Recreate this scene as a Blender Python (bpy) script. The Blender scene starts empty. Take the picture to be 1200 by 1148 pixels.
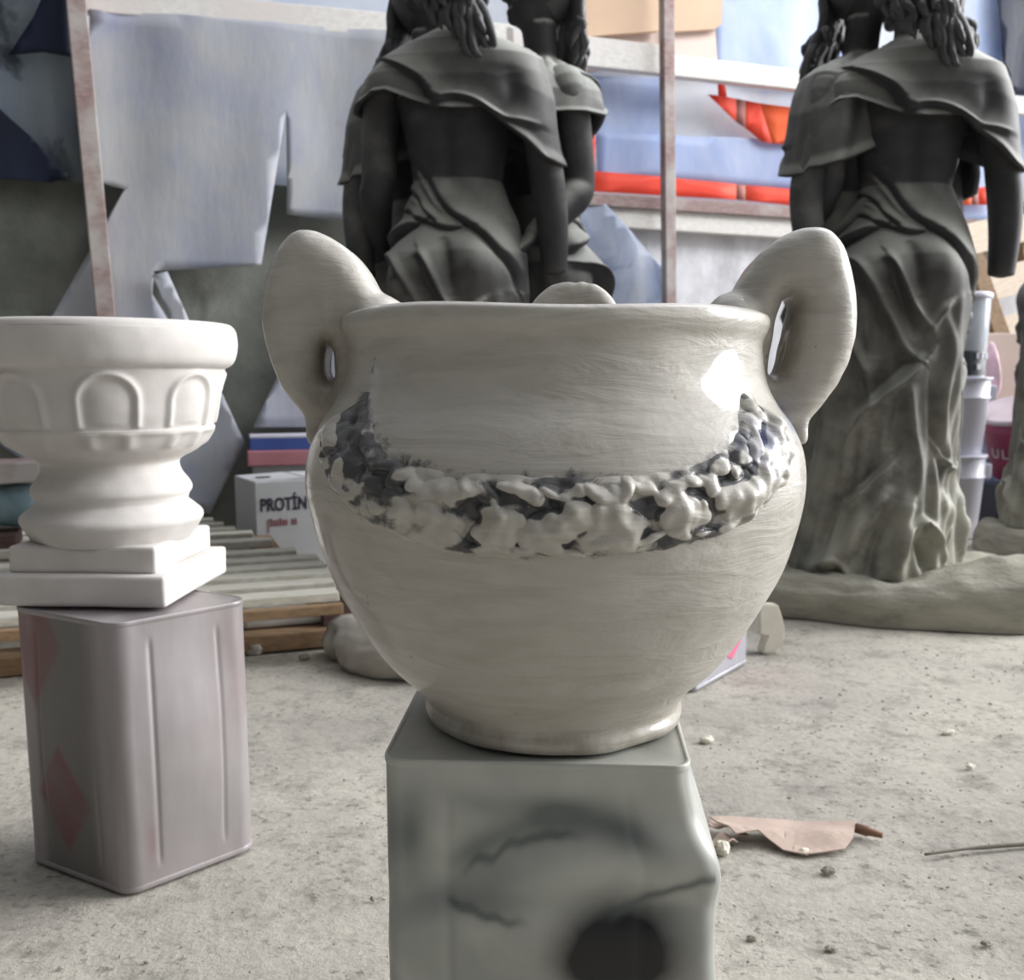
import bpy, bmesh, math, random
import numpy as np
from mathutils import Vector, Matrix, noise as mnoise
random.seed(7); rng = np.random.default_rng(7)
SC = bpy.context.scene; COL = SC.collection
PI = math.pi
# ------------------------------------------------------------------ camera
F, PITCH, HOR, HC = 1150.0, math.radians(8), 440.0, .646
PY0 = HOR + F*math.tan(PITCH)
cam = bpy.data.cameras.new('camera'); cam_o = bpy.data.objects.new('camera', cam); COL.objects.link(cam_o)
cam.sensor_fit = 'HORIZONTAL'; cam.sensor_width = 36; cam.lens = F*36/1200
cam.shift_y = (PY0-574)/1200
cam_o.location = (0, 0, HC); cam_o.rotation_euler = (PI/2-PITCH, 0, 0)
cam.dof.use_dof = True; cam.dof.focus_distance = .80; cam.dof.aperture_fstop = 11.0
cam.clip_start = .02
SC.camera = cam_o
# ------------------------------------------------------------------ exposure
SC.view_settings.view_transform = 'Standard'; SC.view_settings.look = 'None'
SC.view_settings.gamma = 1; SC.view_settings.use_curve_mapping = False
SC.view_settings.exposure = 0.0
# ------------------------------------------------------------------ sky: overcast, brighter on the open right side
W = bpy.data.worlds.new('world'); SC.world = W; W.use_nodes = True
wn, wl = W.node_tree.nodes, W.node_tree.links
wn.clear()
tc = wn.new('ShaderNodeTexCoord'); dt = wn.new('ShaderNodeVectorMath'); dt.operation = 'DOT_PRODUCT'
dirv = Vector((.70, .55, .45)).normalized(); dt.inputs[1].default_value = dirv
rp = wn.new('ShaderNodeValToRGB'); mr = wn.new('ShaderNodeMapRange')
mr.inputs[1].default_value = -1; mr.inputs[2].default_value = 1
bg = wn.new('ShaderNodeBackground'); wo = wn.new('ShaderNodeOutputWorld')
wl.new(tc.outputs['Generated'], dt.inputs[0]); wl.new(dt.outputs['Value'], mr.inputs[0]); wl.new(mr.outputs[0], rp.inputs[0])
e = rp.color_ramp.elements
e[0].position = .0; e[0].color = (.13, .13, .135, 1)
e[1].position = 1.; e[1].color = (2.3, 2.34, 2.5, 1)
for p_, c_ in ((.34, (.17, .17, .178, 1)), (.52, (.335, .34, .352, 1)), (.64, (.74, .75, .76, 1)), (.82, (1.45, 1.47, 1.53, 1))):
    q = e.new(p_); q.color = c_
bg.inputs[1].default_value = .78
wl.new(rp.outputs[0], bg.inputs[0]); wl.new(bg.outputs[0], wo.inputs[0])
# ------------------------------------------------------------------ soft sun from the right
sun = bpy.data.lights.new('sun', 'SUN'); sun_o = bpy.data.objects.new('sun', sun); COL.objects.link(sun_o)
sun.energy = 4.6; sun.angle = math.radians(32); sun.color = (1, .99, .985)
sun_o.rotation_euler = Vector((-.92, -.20, -.31)).to_track_quat('-Z', 'Y').to_euler()
sun_o.location = (4, 1, 4)

# added area lamp out of view, brightening the back wall and statues
fill_l = bpy.data.lights.new('back_wall_fill', 'AREA'); fill_lo = bpy.data.objects.new('back_wall_fill', fill_l); COL.objects.link(fill_lo)
fill_l.shape = 'RECTANGLE'; fill_l.size = 2.6; fill_l.size_y = 1.2; fill_l.energy = 100; fill_l.color = (.95, .97, 1)
fill_lo.location = (2.3, 3.3, 3.6); fill_lo.rotation_euler = (Vector((1.3, 4.7, 1.0))-Vector((2.3, 3.3, 3.6))).to_track_quat('-Z', 'Y').to_euler()

# ================================================================== helpers
def ray(px, py):
    u = (px-600)/F; v = (PY0-py)/F
    return Vector((u, math.cos(PITCH)+v*math.sin(PITCH), -math.sin(PITCH)+v*math.cos(PITCH)))
def at(px, py, Y):
    r = ray(px, py); return Vector((0, 0, HC)) + r*(Y/r.y)
def onz(px, py, z=0.):
    r = ray(px, py); return Vector((0, 0, HC)) + r*((z-HC)/r.z)
def srgb(r, g, b):
    f = lambda c: (c/255/12.92 if c/255 <= .04045 else ((c/255+.055)/1.055)**2.4)
    return (f(r), f(g), f(b), 1)
def smooth01(x, a, b):
    t = np.clip((x-a)/(b-a), 0, 1); return t*t*(3-2*t)

class NT:
    """tiny node-tree builder"""
    def __init__(s, name):
        s.m = bpy.data.materials.new(name); s.m.use_nodes = True
        s.n, s.l = s.m.node_tree.nodes, s.m.node_tree.links
        s.b = s.n['Principled BSDF']; s.out = s.n['Material Output']
        s.tc = s.n.new('ShaderNodeTexCoord')
    def link(s, a, b): s.l.new(a, b)
    def noise(s, scale, detail=4, rough=.55, vec=None, stretch=None, dist=0):
        t = s.n.new('ShaderNodeTexNoise'); t.inputs['Scale'].default_value = scale
        t.inputs['Detail'].default_value = detail; t.inputs['Roughness'].default_value = rough
        t.inputs['Distortion'].default_value = dist
        v = vec or s.tc.outputs['Object']
        if stretch:
            mp = s.n.new('ShaderNodeMapping'); mp.inputs['Scale'].default_value = stretch
            s.link(v, mp.inputs[0]); v = mp.outputs[0]
        s.link(v, t.inputs['Vector']); return t.outputs['Fac']
    def ramp(s, fac, *stops):
        r = s.n.new('ShaderNodeValToRGB'); el = r.color_ramp.elements
        while len(el) > 1: el.remove(el[-1])
        el[0].position, el[0].color = stops[0]
        for p, c in stops[1:]:
            q = el.new(p); q.color = c
        s.link(fac, r.inputs[0]); return r.outputs[0]
    def mix(s, fac, a, b, mode='MIX'):
        x = s.n.new('ShaderNodeMix'); x.data_type = 'RGBA'; x.blend_type = mode
        for sock, v in ((x.inputs[0], fac), (x.inputs[6], a), (x.inputs[7], b)):
            if isinstance(v, (int, float)): sock.default_value = v
            elif isinstance(v, tuple): sock.default_value = v
            else: s.link(v, sock)
        return x.outputs[2]
    def math(s, op, a, b=0., clamp=False):
        x = s.n.new('ShaderNodeMath'); x.operation = op; x.use_clamp = clamp
        for sock, v in ((x.inputs[0], a), (x.inputs[1], b)):
            if isinstance(v, (int, float)): sock.default_value = v
            else: s.link(v, sock)
        return x.outputs[0]
    def attr(s, name):
        a = s.n.new('ShaderNodeAttribute'); a.attribute_name = name; return a.outputs['Fac']
    def bump(s, h, strength=.3, dist=.01):
        b = s.n.new('ShaderNodeBump'); b.inputs['Strength'].default_value = strength
        b.inputs['Distance'].default_value = dist; s.link(h, b.inputs['Height'])
        s.link(b.outputs[0], s.b.inputs['Normal'])
    def set(s, col=None, rough=None, metal=None, spec=None, coat=None):
        for key, v in (('Base Color', col), ('Roughness', rough), ('Metallic', metal), ('Specular IOR Level', spec), ('Coat Weight', coat)):
            if v is None: continue
            if isinstance(v, (int, float, tuple)): s.b.inputs[key].default_value = v
            else: s.link(v, s.b.inputs[key])
        return s.m
    def blob(s, c, rad, soft):
        """0..1 soft ellipsoid mask around object-space point c"""
        sub = s.n.new('ShaderNodeVectorMath'); sub.operation = 'SUBTRACT'; sub.inputs[1].default_value = c
        s.link(s.tc.outputs['Object'], sub.inputs[0])
        dv = s.n.new('ShaderNodeVectorMath'); dv.operation = 'DIVIDE'; dv.inputs[1].default_value = rad
        s.link(sub.outputs[0], dv.inputs[0])
        ln = s.n.new('ShaderNodeVectorMath'); ln.operation = 'LENGTH'; s.link(dv.outputs[0], ln.inputs[0])
        m = s.n.new('ShaderNodeMapRange'); m.interpolation_type = 'SMOOTHSTEP'
        m.inputs[1].default_value = 1+soft; m.inputs[2].default_value = max(0, 1-soft)
        s.link(ln.outputs['Value'], m.inputs[0]); return m.outputs[0]

def simple(name, col, rough=.7, var=.12, scale=12, metal=0., bump=.15):
    t = NT(name); f = t.noise(scale)
    c2 = tuple(min(1, c*(1+var)) for c in col[:3])+(1,); c1 = tuple(c*(1-var) for c in col[:3])+(1,)
    c = t.ramp(f, (.3, c1), (.7, c2))
    if bump: t.bump(t.noise(scale*4), bump, .004)
    return t.set(c, rough, metal)

def tag(o, label=None, cat=None, group=None, kind=None):
    if label: o['label'] = label
    if cat: o['category'] = cat
    if group: o['group'] = group
    if kind: o['kind'] = kind
    return o
def thing(name, label, cat, loc=(0, 0, 0), rotz=0., group=None):
    o = bpy.data.objects.new(name, None); COL.objects.link(o)
    o.empty_display_size = .05
    o.location = loc; o.rotation_euler = (0, 0, rotz)
    return tag(o, label, cat, group)
def mesh_obj(name, V, Fc, mat, parent=None, smooth=True, world=False):
    V = np.asarray(V, float)
    if world and parent is not None:
        R = Matrix.LocRotScale(parent.location, parent.rotation_euler, None).inverted()
        V = np.array([R @ Vector(v) for v in V])
    me = bpy.data.meshes.new(name); me.from_pydata([tuple(v) for v in V], [], Fc); me.update()
    bm = bmesh.new(); bm.from_mesh(me); bmesh.ops.recalc_face_normals(bm, faces=bm.faces); bm.to_mesh(me); bm.free()
    if smooth: me.polygons.foreach_set('use_smooth', [True]*len(me.polygons))
    o = bpy.data.objects.new(name, me); COL.objects.link(o)
    if mat: me.materials.append(mat)
    if parent: o.parent = parent
    return o
def top(o, base=None):
    """move a single-mesh thing's origin to its base"""
    V = np.array([v.co for v in o.data.vertices])
    c = (V.max(0)+V.min(0))/2; c[2] = V[:, 2].min()
    o.data.transform(Matrix.Translation(-Vector(c))); o.location = c
    return o
def grid_faces(nu, nv, wrap=True, off=0):
    fs = []
    for j in range(nv-1):
        for i in range(nu if wrap else nu-1):
            a = j*nu+i; b = j*nu+(i+1) % nu
            fs.append((off+a, off+b, off+b+nu, off+a+nu))
    return fs
class MB:
    def __init__(s): s.V = []; s.F = []
    def add(s, V, Fc):
        o = len(s.V); s.V += [tuple(v) for v in V]; s.F += [tuple(i+o for i in f) for f in Fc]; return s
    def box(s, c, d, rz=0., M=None, bev=.0):
        bm = bmesh.new(); bmesh.ops.create_cube(bm, size=1)
        bmesh.ops.scale(bm, vec=d, verts=bm.verts)
        if bev: bmesh.ops.bevel(bm, geom=bm.edges[:], offset=bev, segments=2, affect='EDGES', profile=.6)
        T = Matrix.Translation(c) @ (M if M is not None else Matrix.Rotation(rz, 4, 'Z'))
        bmesh.ops.transform(bm, matrix=T, verts=bm.verts)
        bm.verts.index_update()
        s.add([v.co[:] for v in bm.verts], [[v.index for v in f.verts] for f in bm.faces]); bm.free(); return s
    def bar(s, a, b, w, h, bev=.002, up=(0, 0, 1)):
        a, b = Vector(a), Vector(b); d = b-a; x = d.normalized(); z = Vector(up); y = z.cross(x).normalized(); z = x.cross(y)
        M = Matrix((x, y, z)).transposed().to_4x4()
        return s.box((a+b)/2, (d.length, w, h), M=M, bev=bev)
    def tube(s, pts, rad, n=12, caps=True, flat=None, up=None, sq=1.):
        P = [Vector(p) for p in pts]; k = len(P)
        if isinstance(rad, (int, float)): rad = [rad]*k
        if flat is None: flat = [1.]*k
        T = [(P[min(i+1, k-1)]-P[max(i-1, 0)]).normalized() for i in range(k)]
        ref = Vector(up) if up else (Vector((0, 0, 1)) if abs(T[0].z) < .9 else Vector((0, 1, 0)))
        V = []
        A = ref.cross(T[0]).normalized()
        for i in range(k):
            if up: A = Vector(up).cross(T[i]).normalized()
            else:
                A = (A - T[i]*A.dot(T[i])).normalized()
            B = T[i].cross(A)
            for j in range(n):
                t = 2*PI*j/n; c_, s_ = math.cos(t), math.sin(t)
                c_ = math.copysign(abs(c_)**sq, c_); s_ = math.copysign(abs(s_)**sq, s_)
                V.append(P[i]+A*(c_*rad[i])+B*(s_*rad[i]*flat[i]))
        Fc = grid_faces(n, k)
        if caps:
            V += [P[0]-T[0]*rad[0]*.25, P[-1]+T[-1]*rad[-1]*.25]; c0, c1 = len(V)-2, len(V)-1
            for j in range(n):
                Fc.append((j, c0, (j+1) % n)); Fc.append(((k-1)*n+j, (k-1)*n+(j+1) % n, c1))
        return s.add(V, Fc)
    def ell(s, c, r, M=None, n=16):
        V = []; c = Vector(c)
        m = n//2+1
        for j in range(m):
            ph = -PI/2+PI*j/(m-1)
            for i in range(n):
                t = 2*PI*i/n
                v = Vector((r[0]*math.cos(ph)*math.cos(t), r[1]*math.cos(ph)*math.sin(t), r[2]*math.sin(ph)))
                V.append((M @ v if M is not None else v)+c)
        return s.add(V, grid_faces(n, m))
    def lathe(s, prof, n=48, c=(0, 0, 0)):
        V = [(c[0]+r*math.cos(2*PI*i/n), c[1]+r*math.sin(2*PI*i/n), c[2]+z) for z, r in prof for i in range(n)]
        return s.add(V, grid_faces(n, len(prof)))
    def build(s, name, mat, parent=None, smooth=False, world=False):
        return mesh_obj(name, s.V, s.F, mat, parent, smooth, world)
def spline(pts, n):
    """Catmull-Rom through pts"""
    P = np.array(pts, float); k = len(P); out = []
    for t in np.linspace(0, k-1, n):
        i = min(int(t), k-2); f = t-i
        p0, p1, p2, p3 = P[max(i-1, 0)], P[i], P[i+1], P[min(i+2, k-1)]
        out.append(.5*((2*p1)+(-p0+p2)*f+(2*p0-5*p1+4*p2-p3)*f*f+(-p0+3*p1-3*p2+p3)*f**3))
    return np.array(out)
def autosmooth(o, ang=35):
    me = o.data
    me.polygons.foreach_set('use_smooth', [True]*len(me.polygons))
    bm = bmesh.new(); bm.from_mesh(me)
    for ed in bm.edges:
        if len(ed.link_faces) == 2 and ed.calc_face_angle(0) > math.radians(ang): ed.smooth = False
    bm.to_mesh(me); bm.free(); return o
def set_attr(o, name, vals):
    a = o.data.attributes.new(name, 'FLOAT', 'POINT'); a.data.foreach_set('value', np.asarray(vals, np.float32))
def vnoise(V, scale, seed=0.):
    return np.array([mnoise.noise(Vector((v[0]*scale+seed, v[1]*scale-seed, v[2]*scale+2*seed))) for v in V])
def text_mesh(name, body, size, mat, M, parent, bold=.0, xs=1.):
    cu = bpy.data.curves.new(name, 'FONT'); cu.body = body; cu.size = size; cu.extrude = .0006; cu.offset = bold
    tmp = bpy.data.objects.new(name+'_tmp', cu); COL.objects.link(tmp)
    bpy.context.view_layer.update()
    me = bpy.data.meshes.new_from_object(tmp.evaluated_get(bpy.context.evaluated_depsgraph_get()))
    bpy.data.objects.remove(tmp); bpy.data.curves.remove(cu)
    me.transform(M @ Matrix.Diagonal((xs, 1, 1, 1))); me.materials.clear(); me.materials.append(mat)
    o = bpy.data.objects.new(name, me); COL.objects.link(o); o.parent = parent; return o

# ================================================================== materials
def m_floor():
    t = NT('dusty_ground')
    a = t.noise(1.3, 6, .6); b = t.noise(11, 8, .75, dist=.0); c = t.noise(60, 4, .7)
    col = t.ramp(a, (.35, srgb(158, 154, 146)), (.5, srgb(182, 177, 167)), (.68, srgb(201, 195, 182)))
    dk = t.ramp(b, (.34, (1, 1, 1, 1)), (.50, (0, 0, 0, 1)))
    col = t.mix(t.math('MULTIPLY', dk, .6), col, srgb(112, 110, 103))
    sp = t.ramp(t.noise(70, 4, .65, stretch=(1, 1.25, 1)), (.34, (1, 1, 1, 1)), (.44, (0, 0, 0, 1)))
    sp = t.math('MULTIPLY', sp, t.ramp(t.noise(4.2, 4, .6), (.38, (0, 0, 0, 1)), (.52, (1, 1, 1, 1))))
    gm = t.ramp(t.noise(120, 4, .8), (.35, (1, 1, 1, 1)), (.6, (0, 0, 0, 1)))
    col = t.mix(t.math('MULTIPLY', gm, .28), col, srgb(120, 118, 110))
    col = t.mix(t.math('MULTIPLY', sp, .62), col, srgb(92, 90, 84))
    h = t.math('ADD', t.math('MULTIPLY', b, .8), t.math('MULTIPLY', c, .25))
    t.bump(h, .42, .02)
    return t.set(col, .95, 0, .2)
def m_concrete():
    t = NT('raw_concrete')
    a = t.noise(2.2, 7, .65); b = t.noise(14, 6, .7)
    col = t.ramp(a, (.3, srgb(92, 96, 90)), (.5, srgb(122, 125, 118)), (.72, srgb(150, 152, 144)))
    dk = t.ramp(t.noise(3.1, 3, .5, dist=.8), (.30, (1, 1, 1, 1)), (.40, (0, 0, 0, 1)))
    col = t.mix(t.math('MULTIPLY', dk, .6), col, srgb(58, 60, 56))
    # stronger daylight on the right half of the wall, put into its colour
    sx = t.n.new('ShaderNodeSeparateXYZ'); t.link(t.tc.outputs['Object'], sx.inputs[0])
    m = t.n.new('ShaderNodeMapRange'); m.inputs[1].default_value = -.35; m.inputs[2].default_value = .25
    t.link(sx.outputs[0], m.inputs[0])
    lit_tone = t.ramp(t.noise(5, 6, .7, stretch=(1, 1, .5)), (.30, srgb(196, 196, 200)), (.55, srgb(232, 232, 236)))
    lit_tone = t.mix(t.math('MULTIPLY', t.ramp(t.noise(11, 3, .7, stretch=(1.6, 1, .55)), (.27, (1, 1, 1, 1)), (.33, (0, 0, 0, 1))), .6), lit_tone, srgb(110, 108, 110))
    col = t.mix(m.outputs[0], col, lit_tone)
    t.bump(b, .35, .01)
    return t.set(col, .92)
def m_sheet(name, base, tint, dark=None, transl=.45, tfac=.5):
    t = NT(name)
    a = t.noise(1.7, 5, .6, dist=.6); b = t.noise(5, 6, .7, stretch=(1, 1, .45), dist=.7)
    col = t.ramp(a, (.32, tint), (.55, base))
    col = t.mix(t.math('MULTIPLY', t.ramp(b, (.36, (1, 1, 1, 1)), (.52, (0, 0, 0, 1))), tfac), col, tint)
    grey_ = sum(base[:3])/3*1.02
    col = t.mix(t.math('MULTIPLY', t.ramp(t.noise(2.9, 5, .65, stretch=(1, 1, .8), dist=.5), (.50, (0, 0, 0, 1)), (.66, (1, 1, 1, 1))), .45), col, (grey_, grey_, grey_, 1)) if tfac < .55 and transl > .1 and base[2] > base[0] else col
    if dark: col = t.mix(t.math('MULTIPLY', t.ramp(t.noise(2.4, 4, .6, dist=1), (.36, (1, 1, 1, 1)), (.46, (0, 0, 0, 1))), .85), col, dark)
    t.set(col, .5, 0, .25)
    t.bump(t.noise(30, 3, .6, stretch=(1, 1, .3)), .15, .01)
    tr = t.n.new('ShaderNodeBsdfTranslucent'); t.link(col, tr.inputs[0])
    mx = t.n.new('ShaderNodeMixShader'); mx.inputs[0].default_value = transl
    t.link(t.b.outputs[0], mx.inputs[1]); t.link(tr.outputs[0], mx.inputs[2]); t.link(mx.outputs[0], t.out.inputs[0])
    return t.m
def m_wood(name, c1, c2, smear=None):
    t = NT(name)
    g = t.noise(14, 5, .6, stretch=(1, 6, 6), dist=.3)
    col = t.ramp(g, (.3, c1), (.7, c2))
    if smear: col = t.mix(t.ramp(t.noise(3.3, 4, .6), (.45, (0, 0, 0, 1)), (.58, (1, 1, 1, 1))), col, smear)
    t.bump(g, .25, .004)
    return t.set(col, .75)
def m_statue():
    t = NT('charcoal_statue_coat')
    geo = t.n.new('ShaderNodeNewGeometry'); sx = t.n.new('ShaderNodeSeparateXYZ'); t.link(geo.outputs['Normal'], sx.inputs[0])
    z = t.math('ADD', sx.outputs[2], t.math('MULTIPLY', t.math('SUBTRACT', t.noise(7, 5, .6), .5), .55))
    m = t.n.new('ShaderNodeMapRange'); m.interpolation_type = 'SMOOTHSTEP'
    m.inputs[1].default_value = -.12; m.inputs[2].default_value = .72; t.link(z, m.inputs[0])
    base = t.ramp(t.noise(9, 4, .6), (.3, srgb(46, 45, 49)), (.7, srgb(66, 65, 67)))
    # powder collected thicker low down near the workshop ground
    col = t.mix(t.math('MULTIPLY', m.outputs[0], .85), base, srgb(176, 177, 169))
    dz = t.n.new('ShaderNodeMapRange'); dz.inputs[1].default_value = .85; dz.inputs[2].default_value = .1
    dz.inputs[4].default_value = .95
    s2 = t.n.new('ShaderNodeSeparateXYZ'); t.link(t.tc.outputs['Object'], s2.inputs[0]); t.link(s2.outputs[2], dz.inputs[0])
    pw = t.math('MULTIPLY', dz.outputs[0], t.ramp(t.noise(5, 5, .65), (.32, (0, 0, 0, 1)), (.58, (1, 1, 1, 1))))
    col = t.mix(pw, col, srgb(166, 164, 150))
    t.bump(t.noise(70, 4, .7), .12, .003)
    return t.set(col, .62, 0, .35)
def m_rock():
    t = NT('dusty_modelled_rock')
    a = t.noise(6, 6, .65, stretch=(1, 1, 3), dist=.5)
    col = t.ramp(a, (.3, srgb(140, 138, 127)), (.5, srgb(172, 169, 155)), (.75, srgb(192, 188, 172)))
    t.bump(t.noise(16, 6, .7, stretch=(1, 1, 3.5)), .7, .02)
    return t.set(col, .92, 0, .2)
CREAM = srgb(205, 200, 182)
def m_glaze(name='cream_glaze'):
    t = NT(name)
    br = t.noise(13, 6, .6, stretch=(1, 1, 5), dist=.8)
    col = t.ramp(br, (.28, srgb(168, 164, 153)), (.52, srgb(181, 177, 168)), (.78, srgb(191, 188, 180)))
    st = t.ramp(t.noise(6, 5, .7, dist=.5), (.30, (1, 1, 1, 1)), (.42, (0, 0, 0, 1)))
    col = t.mix(t.math('MULTIPLY', st, .35), col, srgb(140, 126, 102))
    pit = t.ramp(t.noise(75, 2, .5), (.22, (1, 1, 1, 1)), (.27, (0, 0, 0, 1)))
    col = t.mix(t.math('MULTIPLY', pit, .6), col, srgb(96, 84, 68))
    pn = t.noise(42, 6, .72, dist=.6)
    pa = t.math('ADD', t.attr('paint'), t.math('MULTIPLY', t.math('SUBTRACT', pn, .5), .9))
    pm = t.ramp(pa, (.46, (0, 0, 0, 1)), (.62, (1, 1, 1, 1)))
    pm = t.math('MULTIPLY', pm, t.ramp(t.attr('paint'), (.02, (0, 0, 0, 1)), (.15, (1, 1, 1, 1))))
    col = t.mix(t.math('MULTIPLY', pm, .9), col, srgb(38, 40, 46))
    bl = t.math('MULTIPLY', t.attr('blue'), t.ramp(t.noise(28, 4, .6), (.3, (0, 0, 0, 1)), (.6, (1, 1, 1, 1))))
    col = t.mix(bl, col, srgb(88, 108, 178))
    dr = t.math('MULTIPLY', t.attr('brown_tint'), t.ramp(t.noise(20, 5, .7, stretch=(1, 1, .4)), (.34, (0, 0, 0, 1)), (.6, (1, 1, 1, 1))))  # streaky brown around the handle holes and at the foot
    col = t.mix(t.math('MULTIPLY', dr, .7), col, srgb(104, 92, 70))
    h = t.math('ADD', br, t.math('MULTIPLY', t.noise(45, 4, .6), .35))
    t.bump(h, .42, .006)
    t.b.inputs['Coat Roughness'].default_value = .07
    return t.set(col, .52, 0, .45, .4)
def m_plaster():
    t = NT('white_plaster')
    a = t.noise(7, 5, .6)
    col = t.ramp(a, (.3, srgb(188, 184, 180)), (.6, srgb(208, 204, 200)))
    t.bump(t.noise(40, 5, .7), .12, .004)
    return t.set(col, .8, 0, .25)
def m_tin_aged():
    t = NT('aged_tinplate')
    a = t.noise(9, 5, .6, stretch=(1, 1, .25)); b = t.noise(3, 4, .6)
    col = t.ramp(a, (.3, srgb(138, 133, 133)), (.7, srgb(172, 166, 168)))
    col = t.mix(t.ramp(b, (.42, (0, 0, 0, 1)), (.7, (.5, .5, .5, 1))), col, srgb(146, 138, 136))
    r = t.attr('red'); rm = t.math('MULTIPLY', r, t.ramp(t.noise(11, 5, .65), (.3, (.25, .25, .25, 1)), (.6, (1, 1, 1, 1))))
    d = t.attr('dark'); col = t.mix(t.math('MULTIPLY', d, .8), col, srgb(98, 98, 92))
    col = t.mix(t.math('MULTIPLY', rm, .72), col, srgb(124, 70, 72))
    t.bump(t.noise(6, 3, .5), .08, .02)
    return t.set(col, t.ramp(a, (.3, (.36, .36, .36, 1)), (.7, (.52, .52, .52, 1))), .35, .5)
def m_tin_sprayed():
    t = NT('overspray_painted_tin')
    a = t.noise(5, 5, .6, stretch=(1, 1, .5))
    col = t.ramp(a, (.3, srgb(172, 174, 168)), (.7, srgb(202, 202, 194)))
    cl = t.noise(6.5, 3, .5, dist=1.0)
    sm = t.ramp(cl, (.38, (1, 1, 1, 1)), (.56, (0, 0, 0, 1)))
    col = t.mix(t.math('MULTIPLY', sm, .38), col, srgb(122, 129, 126))
    soot = t.attr('soot')
    sd = t.math('MULTIPLY', soot, t.math('ADD', .75, t.math('MULTIPLY', t.noise(18, 3, .6), .5)), True)
    col = t.mix(sd, col, srgb(26, 27, 30))
    gr = t.attr('grey'); col = t.mix(t.math('MULTIPLY', gr, .9), col, srgb(84, 93, 92))
    t.bump(t.noise(8, 3, .5), .06, .02)
    return t.set(col, .42, .12, .5)

M = {}
M['floor'] = m_floor(); M['concrete'] = m_concrete(); M['statue'] = m_statue(); M['rock'] = m_rock()
M['glaze'] = m_glaze(); M['plaster'] = m_plaster(); M['tin_aged'] = m_tin_aged(); M['tin_spray'] = m_tin_sprayed()
M['hair'] = simple('dark_statue_hair', srgb(70, 70, 72), .55, .2, 20)
M['sheet_grey'] = m_sheet('grey_blue_plastic', srgb(184, 186, 190), srgb(162, 168, 190), transl=.15, tfac=.35)
M['sheet_white'] = m_sheet('white_plastic', srgb(206, 208, 212), srgb(172, 176, 186), transl=.25)
M['sheet_out'] = m_sheet('pale_plastic_sheeting', srgb(242, 244, 246), srgb(222, 229, 242), transl=.6)
M['sheet_blue'] = m_sheet('blue_plastic', srgb(222, 229, 245), srgb(190, 206, 237), transl=.55)
M['sheet_sky'] = m_sheet('light_blue_plastic', srgb(228, 236, 252), srgb(204, 219, 247), transl=.5)
M['tarp_dim'] = m_sheet('dim_grey_green_tarp', srgb(128, 136, 138), srgb(104, 114, 128), srgb(42, 50, 58), .05)
M['tarp_navy'] = m_sheet('navy_tarp', srgb(34, 42, 66), srgb(26, 32, 44), None, .05)
M['tarp_slate'] = m_sheet('slate_blue_tarp', srgb(168, 176, 194), srgb(120, 134, 164), srgb(66, 82, 122), .15)
M['orange'] = m_sheet('orange_cloth', srgb(255, 146, 92), srgb(255, 128, 80), transl=.5)
M['red'] = m_sheet('red_cloth', srgb(255, 116, 92), srgb(252, 104, 84), transl=.5)
M['shadow_stripe'] = simple('post_shadow_brown', srgb(150, 92, 84), .7, .1)  # shadow of a post on the orange cloth, painted as brown
M['wood_white'] = m_wood('whitewashed_timber', srgb(208, 205, 200), srgb(232, 229, 224), srgb(218, 212, 208))
M['wood_pink'] = m_wood('weathered_pinkish_timber', srgb(128, 104, 102), srgb(168, 146, 142), srgb(178, 172, 168))
M['wood_pale'] = m_wood('pale_pallet_wood', srgb(196, 180, 160), srgb(222, 206, 188))
M['wood_brown'] = m_wood('brown_pallet_wood', srgb(116, 92, 68), srgb(150, 124, 94))
M['slat'] = m_wood('dusty_slat_wood', srgb(176, 174, 162), srgb(206, 203, 190))
M['wood_dark'] = m_wood('dark_red_wood', srgb(66, 48, 46), srgb(92, 70, 66))
M['card'] = simple('cardboard', srgb(206, 178, 152), .85, .06, 5, bump=.08)
M['card_dk'] = simple('cardboard_edge', srgb(128, 98, 80), .85, .1, 8, bump=.08)
M['card_pale'] = simple('pale_cardboard', srgb(216, 196, 186), .85, .06, 5, bump=.08)
M['carton'] = simple('grey_white_carton', srgb(196, 198, 200), .7, .04, 6, bump=.05)
M['ink'] = simple('navy_ink', srgb(36, 38, 58), .6, .05)
M['ink_red'] = simple('faded_red_ink', srgb(150, 92, 98), .6, .05)
M['white'] = simple('white_plastic_hard', srgb(222, 222, 236), .4, .04, 6, bump=.02)
M['chip'] = simple('pale_chip', srgb(216, 211, 196), .85, .06, 20)
M['sack'] = simple('dusty_sack', srgb(158, 153, 144), .92, .16, 14, bump=.4)
M['magenta'] = simple('dusty_magenta', srgb(150, 66, 98), .5, .12, 9)
M['silver'] = simple('pale_lid', srgb(190, 178, 184), .45, .08, 9)
M['pink'] = simple('dusty_pink', srgb(190, 128, 136), .7, .1, 9)
M['pinkbag'] = simple('pink_white_bag', srgb(232, 196, 206), .55, .15, 12)
M['blue'] = simple('blue_board_paint', srgb(66, 88, 158), .6, .1, 9)
M['glass'] = simple('clear_grey_bottle', srgb(206, 212, 222), .15, .2, 9, bump=0)
M['black'] = simple('black_label', srgb(56, 60, 66), .5, .1)
M['lilac_tin'] = simple('lilac_grey_tin', srgb(170, 170, 178), .42, .06, 8, .35, .03)
M['pinkmark'] = simple('pink_diamond_print', srgb(206, 96, 132), .5, .05)
M['kraft'] = simple('torn_kraft_paper', srgb(184, 164, 152), .88, .1, 16, bump=.2)
M['twig'] = simple('brown_twig', srgb(128, 96, 76), .85, .15, 20)
M['twig_grey'] = simple('grey_twig', srgb(118, 112, 100), .85, .15, 20)
M['teal'] = m_sheet('teal_plastic_wrap', srgb(132, 152, 160), srgb(98, 126, 134), srgb(60, 78, 82), .05)
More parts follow.
